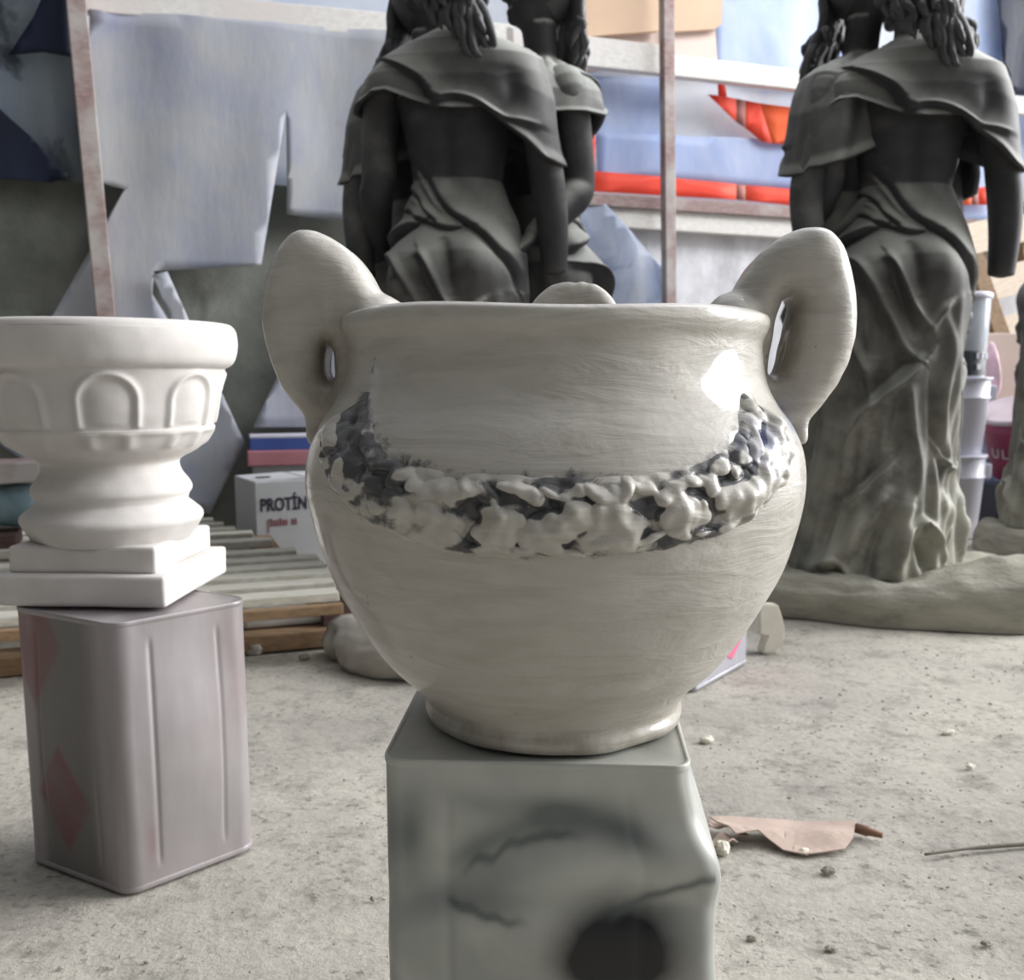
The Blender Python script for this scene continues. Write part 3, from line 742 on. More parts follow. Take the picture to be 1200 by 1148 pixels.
def soot(v, ei, f):
    if ei != 0: return 0.
    z = v*.35; return min(1, 1.0*sm(-math.hypot((f-.775)*.24/.036, (z-.196)/.034), -2.0, -.30)) + .5*g2(f-.70, z-.188, .22, .04)
def grey(v, ei, f):  # grey overspray stains, with shade along the dent creases painted in
    z = v*.35
    if ei == 0:
        n1 = mnoise.noise(Vector((f*4, z*14, 3.)))
        line = .272+.030*math.sin((f-.25)*4.2)
        a = .85*math.exp(-((z-line)/.016)**2)*sm(f, .12, .25)*sm(-f, -.97, -.8)
        b = .7*g2(f-.28, z-.236, .2, .014)+.9*g2(f-.03, z-.285, .07, .04)+.45*g2(f-.5, z-.315, .3, .012)
        c = .9*math.exp(-((z-(.225+.035*(f-.72)/.3+.004*mnoise.noise(Vector((f*18, 0, 1)))))/.0045)**2)*sm(f, .68, .78)
        c += .7*math.exp(-((z-(.232-.05*(f-.2)+.006*mnoise.noise(Vector((f*14, 2, 1)))))/.004)**2)*sm(f, .14, .2)*sm(-f, -.5, -.4)
        c += .6*math.exp(-((z-(line-.012+.005*mnoise.noise(Vector((f*16, 5, 1)))))/.004)**2)*sm(f, .2, .3)*sm(-f, -.7, -.55)
        return max(0, min(1, a+b+c+.35*n1*(.3+a+b)))
    if ei == 3: return .7*g2(0, z-.28, 1, .05)
    return .3
make_tin(t, [FL, FR, BR, BL], TIN_TOP, .014, M['tin_spray'], M['tin_spray'], dent_c, {'soot': soot, 'grey': grey})
# --- the aged tin under the plaster urn
A_, B_, C_ = Vector((-.48, 1.150)), Vector((-.345, 1.288)), Vector((-.662, 1.252)); D_ = B_+C_-A_
t = thing('square_tin', 'bare aged metal tin with faded red diamonds, under the white plaster urn', 'tin', ((A_.x+D_.x)/2, (A_.y+D_.y)/2, 0))
def dent_l(x, y, z, ei, f):
    k = .006*math.sin(PI*min(1, max(0, f)))*sm(z, .02, .15)*sm(-z, -.33, -.2)
    d = Vector((x-(A_.x+D_.x)/2, y-(A_.y+D_.y)/2)).normalized()
    dx, dy = d.x*k, d.y*k
    return dx, dy
def red_l(v, ei, f):
    if ei == 3:   # the face turned left towards the camera, f runs from C to A
        dm = lambda cf, cv, a, b: 1.-sm(abs(f-cf)/a+abs(v-cv)/b, .85, 1.12)
        return max(dm(.42, .30, .34, .21), .8*dm(.12, .88, .36, .26))
    if ei == 0: return .5*g2(f-.1, v-.17, .05, .06)+.25*g2(f-.97, v-.75, .07, .2)
    return .0
def shade_l(v, ei, f): return .9*sm(f, .05, .2)*sm(-f, -.98, -.7) if ei == 3 else .25*g2(0, v-.25, 1, .25)  # shade on the left face and lower sides, put into the tin's colour
make_tin(t, [C_, A_, B_, D_], .35, .026, M['tin_aged'], M['tin_aged'], dent_l, {'red': lambda v, ei, f: red_l(v, (ei+3) % 4, f), 'dark': lambda v, ei, f: shade_l(v, (ei+3) % 4, f)})
# --- the lilac tin behind the vase
A2 = Vector((.378, 1.955)); dr = Vector((.60, .80)); dl = Vector((-.80, .60))
t = thing('square_tin', 'lilac-grey square tin with a pink diamond, on the ground behind the big vase', 'tin', (*(A2+dr*.13+dl*.11), 0))
_c4 = [A2+dl*.2, A2, A2+dr*.262, A2+dr*.262+dl*.2]
make_tin(t, _c4, .262, .012, M['lilac_tin'], M['lilac_tin'], lambda *a: (0, 0), {}, nrow=12)
def face_pt(px, py, p, n):   # pixel ray onto a vertical plane through p with normal n
    r = ray(px, py); o_ = Vector((0, 0, HC)); k = (Vector((p[0], p[1], 0))-o_).dot(n)/r.dot(n); return o_+r*k
nrm = Vector((dr.y, -dr.x, 0)); pp = A2+Vector((nrm.x, nrm.y))*.0012
V = [face_pt(x, y, pp, nrm) for x, y in ((838, 762), (858, 772), (878, 728), (858, 700))]
V2 = [v+nrm*.0006 for v in V]
mesh_obj('diamond_mark', V+V2, [(0, 1, 2, 3), (7, 6, 5, 4), (0, 4, 5, 1), (1, 5, 6, 2), (2, 6, 7, 3), (3, 7, 4, 0)], M['pinkmark'], t, False, True)['label'] = 'pink diamond printed on the tin'

# ================================================================== plaster urn on the aged tin
def build_urn():
    c = Vector((-.550, 1.343, .352)); rot = math.radians(-3)
    t = thing('plaster_urn', 'white plaster urn with arched panels on a square stepped foot, on the aged tin', 'urn', c, rot)
    P = [(.0725, .098), (.080, .103), (.0915, .110), (.1005, .1145), (.108, .1125), (.116, .104), (.124, .0955), (.131, .096), (.139, .100), (.147, .0985), (.155, .0935), (.163, .0885), (.170, .0862), (.178, .0862), (.184, .0925), (.190, .104), (.196, .113), (.205, .121), (.215, .1275), (.2205, .1325), (.2245, .1335), (.2285, .1325), (.245, .1365), (.262, .1395), (.281, .1435), (.298, .1480), (.303, .150), (.306, .1555), (.311, .161), (.320, .165), (.335, .1672), (.349, .1665), (.358, .1635), (.3625, .158), (.364, .150), (.3625, .143), (.350, .138), (.30, .128), (.25, .112), (.22, .08), (.215, .002)]
    q = spline([(r, z) for z, r in P], 420); n = 320
    ph = np.linspace(0, 2*PI, n, endpoint=False); A, K = np.meshgrid(ph, np.arange(len(q)))
    R = q[:, 0][K]; Z = q[:, 1][K]
    outer = (K < 330)
    # eight arched panels in relief
    pitch_ = 2*PI/8; off_ = math.radians(-90+22)-rot
    d = ((A-off_+pitch_/2) % pitch_-pitch_/2)*.14
    zc = .262
    rad = np.hypot(d, np.maximum(Z-zc, 0)*1.0)
    arch = np.where(Z > zc, rad, np.abs(d))
    band = np.exp(-((arch-.034)/.0042)**2)*smooth01(Z, .226, .232)
    inside = smooth01(-arch, -.033, -.024)*smooth01(Z, .229, .236)*smooth01(-Z, -.300, -.290)
    leaf = np.exp(-((np.abs(d)-.024)/.010)**2)*smooth01(Z, .196, .204)*smooth01(-Z, -.224, -.214)
    rel = (.0045*band+.004*inside*np.cos(np.clip(arch/.034, 0, 1)*PI/2)-.002*inside+.004*leaf)*outer*(Z < .303)
    V0 = np.stack([R*np.cos(A), R*np.sin(A), Z], -1).reshape(-1, 3)
    rel = rel+(.0016*vnoise(V0, 11)+.0007*vnoise(V0, 40, 3.)).reshape(rel.shape)*outer
    R = R+rel
    V = np.stack([R*np.cos(A), R*np.sin(A), Z], -1).reshape(-1, 3)
    V[:, :2] *= 1.035; V[:, 2] = .0725+(V[:, 2]-.0725)*1.0
    mesh_obj('bowl', V, grid_faces(n, len(q)), M['plaster'], t)
    for nm, s, z0, z1 in (('plinth_step', .195, .040, .076), ('plinth_base', .230, .0, .041)):
        bm = bmesh.new(); bmesh.ops.create_cube(bm, size=1); bmesh.ops.scale(bm, vec=(s, s, z1-z0), verts=bm.verts)
        bmesh.ops.bevel(bm, geom=bm.edges[:], offset=.005, segments=3, affect='EDGES', profile=.5)
        bmesh.ops.subdivide_edges(bm, edges=[e_ for e_ in bm.edges if e_.calc_length() > .02], cuts=10, use_grid_fill=True)
        bmesh.ops.translate(bm, vec=(0, 0, (z0+z1)/2), verts=bm.verts)
        for v in bm.verts:
            k = mnoise.noise(v.co*14); d3 = Vector((v.co.x, v.co.y, 0)).normalized(); v.co += d3*.0025*k
        bm.verts.index_update()
        o = mesh_obj(nm, [v.co[:] for v in bm.verts], [[v.index for v in f.verts] for f in bm.faces], M['plaster'], t); bm.free()
        autosmooth(o, 50)
build_urn()

# ================================================================== statues: rings of three women back to back
ZP = lambda px, py, x0: (at(px, py, 2.58).x-x0, at(px, py, 2.58).z-.1)
RS = lambda *p: [ZP(x, y, 1.013) for x, y in p]
LS = lambda *p: [ZP(x, y, -.146) for x, y in p]
def polydist(X, Z, pts):
    P = np.array(pts); best = np.full(X.shape, 9.); par = np.zeros(X.shape); sgn = np.zeros(X.shape)
    n = len(P)-1
    for i in range(n):
        a, b = P[i], P[i+1]; ab = b-a; L = ab@ab+1e-12
        t_ = np.clip(((X-a[0])*ab[0]+(Z-a[1])*ab[1])/L, 0, 1)
        dx, dz = X-a[0]-t_*ab[0], Z-a[1]-t_*ab[1]; d = np.hypot(dx, dz)
        s = np.sign(ab[0]*dz-ab[1]*dx)
        m = d < best; best = np.where(m, d, best); par = np.where(m, (i+t_)/n, par); sgn = np.where(m, s, sgn)
    return best, par, sgn
def ridge(X, Z, pts, h, w, taper=True, n=24, step=0.):
    pts = spline(pts, n) if len(pts) > 2 else np.array(pts)
    d, par, sgn = polydist(X, Z, pts)
    e_ = (np.sin(np.clip(par*.92+.04, 0, 1)*PI)**.5) if taper else 1.
    out = h*np.exp(-(d/w)**2)*e_
    if step: out = out+step*np.exp(-(d/(3.5*w))**2)*sgn*np.tanh(d/(w*.35))*e_
    return out
def build_dress(parent):
    nu, nv = 260, 330
    z = np.linspace(1.345, 0., nv)
    zk = [0, .08, .32, .55, .76, .86, .94, 1.05, 1.14, 1.26, 1.345]
    hw = np.interp(z, zk, [.218, .206, .182, .176, .190, .186, .160, .118, .132, .160, .13])
    db = np.interp(z, zk, [.20, .185, .16, .15, .150, .140, .115, .095, .105, .11, .08])
    df = np.interp(z, zk, [.17, .16, .14, .13, .125, .12, .11, .105, .12, .12, .08])
    cx = np.interp(z, zk, [-.055, -.05, -.03, -.012, .0, .0, .005, .0, 0, 0, 0])
    th = np.linspace(0, 2*PI, nu, endpoint=False); T, K = np.meshgrid(th, np.arange(nv))
    c, s = np.cos(T), np.sin(T)
    X = cx[K]+hw[K]*np.sign(c)*np.abs(c)**.92; Zg = z[K]
    Y = np.where(s < 0, -db[K]*np.abs(s)**.92, df[K]*np.abs(s)**.92)
    nx, ny = c/hw[K], s/np.where(s < 0, db[K], df[K]); L = np.hypot(nx, ny); nx, ny = nx/L, ny/L
    D = np.zeros_like(X)
    back = smooth01(-ny, -.15, .35)
    # buttocks
    for bx, bz in ((-.082, .83), (.078, .83)):
        D += back*.034*np.exp(-((X-bx)/.070)**2-((Zg-bz)/.085)**2)
    # spine hollow
    D -= back*.012*np.exp(-(X/.022)**2)*smooth01(Zg, 1.0, 1.06)
    D += back*.010*(np.exp(-((X+.06)/.04)**2-((Zg-1.17)/.06)**2)+np.exp(-((X-.07)/.045)**2-((Zg-1.17)/.06)**2))
    B = []
    def rg(pts, h, w, **k): B.append(ridge(X, Zg, pts, h, w, **k))
    # gathered dress over the small of the back
    G1 = LS((485, 183), (507, 209), (525, 236), (549, 257), (571, 273), (592, 295), (608, 316), (615, 340))
    rg(G1, -.010, .009, step=.009)
    rg(LS((472, 213), (491, 228), (507, 247), (520, 259)), -.009, .007, step=.004)
    rg(LS((478, 243), (499, 255), (520, 265), (539, 269), (556, 266)), -.010, .008, step=.006)
    rg(LS((436, 299), (459, 279), (480, 268), (499, 259)), -.012, .009, step=.010)
    rg(LS((446, 285), (470, 262), (500, 250)), .008, .012); rg(LS((480, 222), (502, 240), (522, 255)), .007, .008); rg(LS((495, 200), (520, 236), (548, 254)), .008, .010)
    rg(LS((530, 277), (537, 300), (545, 345)), -.012, .014)
    # hanging folds
    rg(RS((984, 297), (1003, 299), (1013, 308), (1020, 324), (1030, 352), (1044, 385), (1056, 410), (1068, 420)), .020, .012, step=.010)
    rg(RS((1040, 296), (1048, 312), (1058, 342), (1072, 370), (1085, 387)), .018, .010, step=.009)
    rg(RS((1085, 387), (1096, 366), (1110, 350)), .012, .010)
    rg(RS((1000, 318), (1012, 345), (1022, 385), (1020, 420)), -.018, .022)
    rg(RS((1045, 330), (1055, 360), (1066, 392)), -.010, .012)
    rg(RS((990, 378), (1003, 410), (1015, 442), (1020, 480)), .016, .012)
    rg(RS((1012, 350), (1016, 400), (1019, 440)), .009, .010)
    rg(RS((1078, 420), (1058, 440), (1030, 464), (1006, 488), (995, 510)), .020, .014, step=.016)
    rg(RS((1050, 470), (1044, 500), (1040, 530)), -.016, .018)
    rg(RS((1100, 360), (1110, 400), (1108, 440), (1100, 480), (1106, 530), (1120, 560)), .012, .014)
    rg(RS((1122, 350), (1118, 420), (1122, 500), (1124, 560)), .012, .014)
    rg(RS((1088, 430), (1090, 480), (1096, 530), (1108, 590)), -.014, .014)
    rg(RS((1060, 455), (1066, 500), (1070, 560), (1058, 600)), .016, .014)
    rg(RS((1042, 540), (1018, 565), (988, 596)), .012, .008, step=.014)
    rg(RS((1035, 580), (1008, 615), (985, 648), (950, 676)), .026, .020)
    rg(RS((990, 560), (978, 600), (962, 640)), -.020, .018)
    rg(RS((1089, 515), (1103, 541), (1124, 562)), .009, .005)
    rg(RS((1062, 590), (1052, 625), (1044, 668)), .020, .016)
    rg(RS((1036, 600), (1020, 640), (1010, 680)), -.020, .014)
    rg(RS((1054, 655), (1058, 624), (1078, 611), (1093, 636), (1102, 660)), .022, .010)
    rg(RS((1072, 634), (1076, 650), (1078, 668)), -.030, .016)
    rg(RS((1108, 585), (1116, 620), (1126, 655)), .018, .014)
    rg(RS((962, 668), (978, 660), (994, 684)), .014, .008); rg(RS((975, 676), (978, 690)), -.02, .012, taper=False)
    D += back*sum(B)*1.25
    # folds on the sides and front, deeper towards the hem
    amp = .020*smooth01(-Zg, -.95, -.1)
    D += (1-back*.82)*amp*(np.sin(T*9+1.2*np.sin(Zg*5)+.5)+.5*np.sin(T*17+Zg*6))
    D += back*amp*.25*np.sin(T*23+Zg*4)
    V = np.stack([X+nx*D, Y+ny*D, Zg], -1).reshape(-1, 3)
    V = V+(.0015*vnoise(V, 24))[:, None]
    Fc = grid_faces(nu, nv)
    V = np.vstack([V, [[cx[0], 0, 1.35]], [[cx[-1], 0, 0.]]]); a, b = len(V)-2, len(V)-1
    Fc += [(a, (i+1) % nu, i) for i in range(nu)]+[(b, (nv-1)*nu+i, (nv-1)*nu+(i+1) % nu) for i in range(nu)]
    return mesh_obj('dress', V, Fc, M['statue'], parent)
def build_shawl(parent):
    nu, nv = 240, 90
    th = np.linspace(0, 2*PI, nu, endpoint=False); tv = np.linspace(0, 1, nv)
    T, K = np.meshgrid(th, tv); c, s = np.cos(T), np.sin(T)
    kk = [0, .12, .3, .5, .7, 1]
    rx = np.interp(K, kk, [.070, .098, .158, .220, .254, .278])*np.where(c > 0, 1.02, .95); ryb = np.interp(K, kk, [.060, .088, .112, .122, .130, .134]); ryf = np.interp(K, kk, [.055, .08, .10, .115, .12, .125])
    ex_ = np.interp(K, [.3, .6], [.95, .68])
    X = rx*np.sign(c)*np.abs(c)**ex_; Y = np.where(s < 0, -ryb*np.abs(s)**(ex_*.95), ryf*np.abs(s)**(ex_*.95))
    zt = np.interp(K, kk, [1.425, 1.408, 1.385, 1.345, 1.27, 1.2])
    xl = np.array([-.28, -.24, -.19, -.15, -.08, .0, .05, .10, .16, .21, .25, .28]); zl = np.array([1.235, 1.235, 1.262, 1.262, 1.232, 1.205, 1.205, 1.205, 1.165, 1.125, 1.085, 1.075])
    low = np.interp(X, xl, zl); low = np.where(s < 0, low, np.interp(X, [-.28, 0, .28], [1.235, 1.22, 1.09]))
    tk = np.interp(K, [.5, 1], [0, 1]); Z = np.where(K > .5, 1.345+(low-1.345)*tk, zt)
    nx, ny = c, s*1.3; L = np.hypot(nx, ny); nx, ny = nx/L, ny/L
    back = smooth01(-s, 0, .3)
    D = back*(ridge(X, Z, LS((452, 60), (478, 74), (503, 92), (520, 118), (534, 136), (550, 146)), .006, .010, step=.016)
              + ridge(X, Z, LS((528, 120), (540, 114), (556, 116), (575, 124), (600, 140), (640, 150)), .012, .007, step=.007)
              + ridge(X, Z, LS((610, 90), (615, 120), (600, 150)), -.012, .022)
              + ridge(X, Z, LS((445, 105), (470, 112), (510, 132), (545, 144)), .012, .010)
              + ridge(X, Z, LS((600, 165), (625, 178), (650, 190)), .008, .008)
              + ridge(X, Z, LS((425, 90), (420, 120)), .006, .014))
    D += (1-back)*.008*np.sin(T*9+K*4)
    D += .008*smooth01(K, .93, 1.)
    V = np.stack([X+nx*D, Y+ny*D, Z+D*.3*(K < .5)], -1).reshape(-1, 3)
    # inner skin for thickness
    Vi = np.stack([X*.965+nx*(D-.006), Y*.95+ny*(D-.006), Z-.006*(K < .7)], -1).reshape(-1, 3)
    n0 = len(V); Fc = grid_faces(nu, nv)+[tuple(reversed(f)) for f in grid_faces(nu, nv, True, n0)]
    for i in range(nu):
        j = (i+1) % nu; o = (nv-1)*nu
        Fc.append((o+i, o+j, n0+o+j, n0+o+i)); Fc.append((j, i, n0+i, n0+j))
    return mesh_obj('shawl', np.vstack([V, Vi]), Fc, M['statue'], parent)
def build_body():
    mb = MB()
    # torso
    prof = [(.9, .15, .09), (1.05, .115, .075), (1.15, .13, .085), (1.27, .155, .09), (1.335, .175, .08), (1.375, .14, .065), (1.405, .085, .058), (1.43, .055, .055)]
    q = spline([(z, a, b) for z, a, b in prof], 24); n = 32
    V = [(a*math.cos(2*PI*i/n), b*math.sin(2*PI*i/n), z) for z, a, b in q for i in range(n)]
    c0 = len(V); V += [(0, 0, .9), (0, 0, 1.43)]
    mb.add(V, grid_faces(n, 24)+[(c0, (i+1) % n, i) for i in range(n)]+[(c0+1, 23*n+i, 23*n+(i+1) % n) for i in range(n)])
    mb.tube(spline([(0, 0, 1.36), (0, .004, 1.44), (0, .012, 1.53)], 8), [.060, .052, .050, .049, .048, .048, .049, .05], 20)
    # head: skull, face, features
    mb.ell((0, .012, 1.625), (.073, .092, .100), n=24); mb.ell((0, .050, 1.580), (.054, .052, .066), n=20)
    mb.ell((0, .085, 1.540), (.022, .020, .018), n=12)
    mb.tube([(0, .098, 1.625), (0, .108, 1.600), (0, .116, 1.585)], [.008, .010, .012], 10)
    for sx in (-1, 1):
        mb.ell((sx*.028, .090, 1.622), (.014, .010, .009), n=12); mb.ell((sx*.030, .094, 1.638), (.020, .008, .006), n=10)
        mb.ell((sx*.074, .012, 1.605), (.010, .018, .030), n=12)
    mb.ell((0, .098, 1.560), (.021, .010, .005), n=10); mb.ell((0, .097, 1.552), (.018, .010, .006), n=10)
    # straight right arm, cast ends above the wrist
    A = spline([(.135, 0, 1.335), (.192, -.002, 1.305), (.222, -.012, 1.18), (.246, -.020, 1.04), (.258, -.006, .93), (.260, .012, .815)], 26)
    mb.tube(A, list(np.interp(np.linspace(0, 1, 26), [0, .12, .3, .5, .58, .75, 1], [.05, .056, .051, .044, .046, .043, .034])), 20)
    # bent left arm with a hand
    A = spline([(-.135, 0, 1.335), (-.190, -.002, 1.305), (-.205, -.018, 1.18), (-.208, -.030, 1.065), (-.220, -.018, 1.03), (-.240, .04, .975), (-.262, .12, .905)], 28)
    mb.tube(A, list(np.interp(np.linspace(0, 1, 28), [0, .12, .35, .6, .7, .85, 1], [.05, .056, .050, .044, .047, .041, .029])), 20)
    h0 = Vector((-.262, .12, .905)); hd = Vector((-.12, .80, -.55)).normalized(); sd = Vector((.95, .15, 0)).normalized()
    mb.tube([h0, h0+hd*.04, h0+hd*.085], [.027, .036, .034], 14, flat=[.8, .5, .42])
    for k, (o_, ln) in enumerate(((-.026, .058), (-.009, .072), (.009, .068), (.026, .05))):
        b = h0+hd*.082+sd*o_; nrm_ = hd.cross(sd)
        if nrm_.z > 0: nrm_ = -nrm_
        mb.tube([b-hd*.02, b+hd*ln*.45+nrm_*.004, b+hd*ln*.8+nrm_*.016, b+hd*ln*.95+nrm_*.03], [.0095, .0092, .0085, .007], 10)
    b = h0+hd*.03+sd*.028; mb.tube([b-sd*.01, b+sd*.022+hd*.022, b+sd*.028+hd*.045], [.012, .0105, .008], 10)
    me = bpy.data.meshes.new('body'); me.from_pydata(mb.V, [], mb.F)
    o = bpy.data.objects.new('tmp', me); COL.objects.link(o)
    bm = bmesh.new(); bm.from_mesh(me); bmesh.ops.recalc_face_normals(bm, faces=bm.faces); bm.to_mesh(me); bm.free()
    r = o.modifiers.new('r', 'REMESH'); r.mode = 'VOXEL'; r.voxel_size = .0055; r.use_smooth_shade = True
    sm_ = o.modifiers.new('s', 'SMOOTH'); sm_.iterations = 3; sm_.factor = .5
    bpy.context.view_layer.update()
    out = bpy.data.meshes.new_from_object(o.evaluated_get(bpy.context.evaluated_depsgraph_get()))
    bpy.data.objects.remove(o); out.name = 'figure'; out.materials.append(M['statue'])
    out.polygons.foreach_set('use_smooth', [True]*len(out.polygons))
    return out
def build_hair(parent):
    mb = MB(); R_ = random.Random(5)
    mb.ell((0, -.012, 1.640), (.086, .098, .104), n=24)
    ends = [(-.075, -.060, 1.455), (-.050, -.085, 1.435), (-.025, -.100, 1.425), (.0, -.108, 1.405), (.025, -.112, 1.385), (.05, -.115, 1.365), (.078, -.108, 1.345), (.098, -.098, 1.335), (.090, -.080, 1.40), (.070, -.05, 1.45), (.03, -.112, 1.42), (.06, -.112, 1.40), (-.035, -.09, 1.46), (.012, -.118, 1.45), (.045, -.12, 1.44), (.085, -.10, 1.375)]
    ends = [(x+R_.uniform(-.012, .012), y-R_.uniform(-.004, .012), z+R_.uniform(-.02, .02)) for x, y, z in ends for _ in range(3)]
    for k, (x, y, z) in enumerate(ends):
        x0 = -.07+.14*R_.random()*.6+x*.35; w = R_.uniform(.010, .024); ph = R_.uniform(0, 6)
        P = spline([(x0*.9, -.075+abs(x0)*.2, 1.69), (x0+.01*math.sin(ph), -.098+abs(x0)*.25, 1.60), (x0*.6+x*.4+w*math.sin(ph+1.5), -.095+abs(x)*.2, 1.53), (x*.8+x0*.2+w*math.sin(ph+3), (y-.09)/2-.004, (z+1.53)/2+.01), (x+w*.7*math.sin(ph+4.4), y-.008, z+.03), (x+.012, y, z)], 26)
        mb.tube(P, list(np.interp(np.linspace(0, 1, 26), [0, .2, .6, .9, 1], [.012, .0165, .0145, .009, .003])), 8)
    V = np.array(mb.V)
    # fine strands as shallow grooves
    V = V+(.0025*np.sin(V[:, 0]*420+V[:, 2]*60+8*vnoise(V, 9)))[:, None]*np.array([[0, -1, 0]])
    o = mesh_obj('hair', V, mb.F, M['hair'], parent); return o
fig_mesh = build_body()
RING = .20
def place_group(main_xy, rot, label, RING, sub='charcoal statue groups of three women'):
    C = Vector((main_xy[0], main_xy[1], 0))+Vector((math.sin(rot), math.cos(rot), 0))*RING
    t = thing('statue_group', label, 'statue', (C.x, C.y, 0), 0, sub); return t, C
def rock_mesh(seed, bumps, rad=.47, top_z=.10):
    nu, nv = 140, 46; V = []
    for j in range(nv):
        f = j/(nv-1)
        for i in range(nu):
            a = 2*PI*i/nu
            r0 = rad*(1+.10*math.sin(2*a+seed)+.07*math.sin(3*a+2*seed)+.03*math.sin(7*a+seed))
            if f < .62: r = r0*.93*f/.62; z = top_z
            else:
                q = (f-.62)/.38; r = r0*(.93+.09*math.sin(q*PI*.62)); z = top_z*(1-q**1.6)
            x, y = r*math.cos(a), r*math.sin(a)
            k = sum(h*math.exp(-((x-bx)**2+(y-by)**2)/(w*w)) for bx, by, w, h in bumps)
            nz = mnoise.noise(Vector((x*6, y*6, z*10+seed)))*.026+mnoise.noise(Vector((x*16, y*16, z*30+seed)))*.014
            nz *= min(1, z/.03)
            V.append((x*(1+nz*.8), y*(1+nz*.8), max(0, z+(k+nz)*min(1, z/.05)*(1 if f > .05 else .8))))
    return V, grid_faces(nu, nv)
groups = [((-.145, 2.70), -12, 'dark charcoal statue group of three women behind the left half of the big vase', [(.3, -.2, .15, .05)], 1., 0, .42, .20),
          ((1.07, 2.77), 3, 'dark charcoal statue group of three women on a rocky base, right of the big vase', [(.26, -.33, .13, .07), (-.2, -.3, .2, .01), (.12, -.38, .1, .03)], 2.2, -15, .47, .10),
          ((2.09, 3.34), -4, 'dark charcoal statue group of three women cut off by the right edge', [(-.2, -.15, .12, .02)], 3.1, -12, .34, .13)]
parts = None
for gi, (xy, rd, lab, bumps, seed, yaw, rad_, ring) in enumerate(groups):
    rot = math.radians(-rd); t, C = place_group(xy, rot, lab, ring)
    V, Fc = rock_mesh(seed, bumps, rad_); mesh_obj('rock_base', V, Fc, M['rock'], t)['label'] = 'dusty modelled rock base'
    for k in range(3):
        b = -PI/2-rot+k*2*PI/3           # position angle on the ring
        f = bpy.data.objects.new('figure', fig_mesh); COL.objects.link(f); f.parent = t
        f.location = (ring*math.cos(b), ring*math.sin(b), .1); f.rotation_euler = (0, 0, b+PI/2+math.radians(yaw-(60 if gi and k == 1 else 0)))
        if parts is None:
            parts = [build_dress(f), build_shawl(f), build_hair(f)]
        else:
            for p in parts:
                c = p.copy(); COL.objects.link(c); c.parent = f

# ================================================================== pallet, cartons and clutter on the left
def build_pallet():
    t = thing('wooden_pallet', 'low pallet with pale dusty slats behind the plaster urn', 'pallet', (-.9, 2.6, 0))
    ang = math.radians(20); d = Vector((math.cos(ang), math.sin(ang), 0)); nn = Vector((-d.y, d.x, 0))
    p0 = onz(395, 690, .15); z = .138
    ends = [(395, 690), (391, 678), (386, 667), (380, 658), (372, 650), (346, 642), (318, 630), (296, 622), (276, 617), (262, 612), (250, 607)]
    for k, e_ in enumerate(ends):
        r = onz(*e_, .15); a = r-d*(1.25-.02*k) - d*.0; w = .062
        if k: pass
        mb = MB(); mb.bar((a.x, a.y, z), (r.x, r.y, z), w, .022, .003); mb.build('slat', M['slat'], t, world=True)
    f0 = onz(398, 691, .15)
    a = f0-nn*.035; mb = MB(); mb.bar(Vector((a.x, a.y, .1145))-d*1.25, (a.x, a.y, .1145), .025, .024, .003); mb.build('front_rail', M['wood_brown'], t, world=True)
    a = onz(402, 752, .0)+nn*.01; mb = MB(); mb.bar(Vector((a.x, a.y, .022))-d*1.3, Vector((a.x, a.y, .022))+d*.05, .09, .042, .004); mb.build('bottom_board', M['wood_brown'], t, world=True)
    for q in (.0, .6, 1.2):
        b = Vector((a.x, a.y, 0))-d*q+nn*.02; mb = MB(); mb.box((b.x, b.y, .085), (.1, .08, .085), ang, bev=.004); mb.build('block', M['wood_dark'], t, world=True)
    for q in (.1, 1.1):
        b = Vector((a.x, a.y, 0))-d*q+nn*.5; mb = MB(); mb.box((b.x, b.y, .0635), (.07, .85, .127), ang, bev=.004); mb.build('runner', M['wood_brown'], t, world=True)
    return d, nn
PD, PN = build_pallet()
# printed sack pushed under the pallet slats
def lump(name, c, r, mat, rz=0., seed=0., rough=.12, flat=True, n=40):
    V = []; mb = MB(); mb.ell((0, 0, 0), (1, 1, 1), n=n); V = np.array(mb.V)
    k = 1+rough*vnoise(V, 1.6, seed)+rough*.5*vnoise(V, 4, seed+2)
    V = V*k[:, None]*np.array(r)
    if flat: V[:, 2] = np.maximum(V[:, 2], -r[2]*.62)
    V[:, 2] -= V[:, 2].min()
    o = mesh_obj(name, V, mb.F, mat); o.location = c; o.rotation_euler = (0, 0, rz); return o
a = onz(352, 745, .03)+PN*.12
mb = MB(); mb.box((0, 0, .040), (.26, .16, .078), bev=.014); t = thing('paper_sack', 'white printed paper sack pushed under the pallet slats', 'sack', (a.x, a.y, .044), math.radians(20))
mb.build('sack_body', M['print'], t, True)
mb = MB(); mb.box((.07, -.0805, .056), (.10, .003, .022), bev=.001); mb.build('green_print', M['green'], t)['label'] = 'green printed patch'
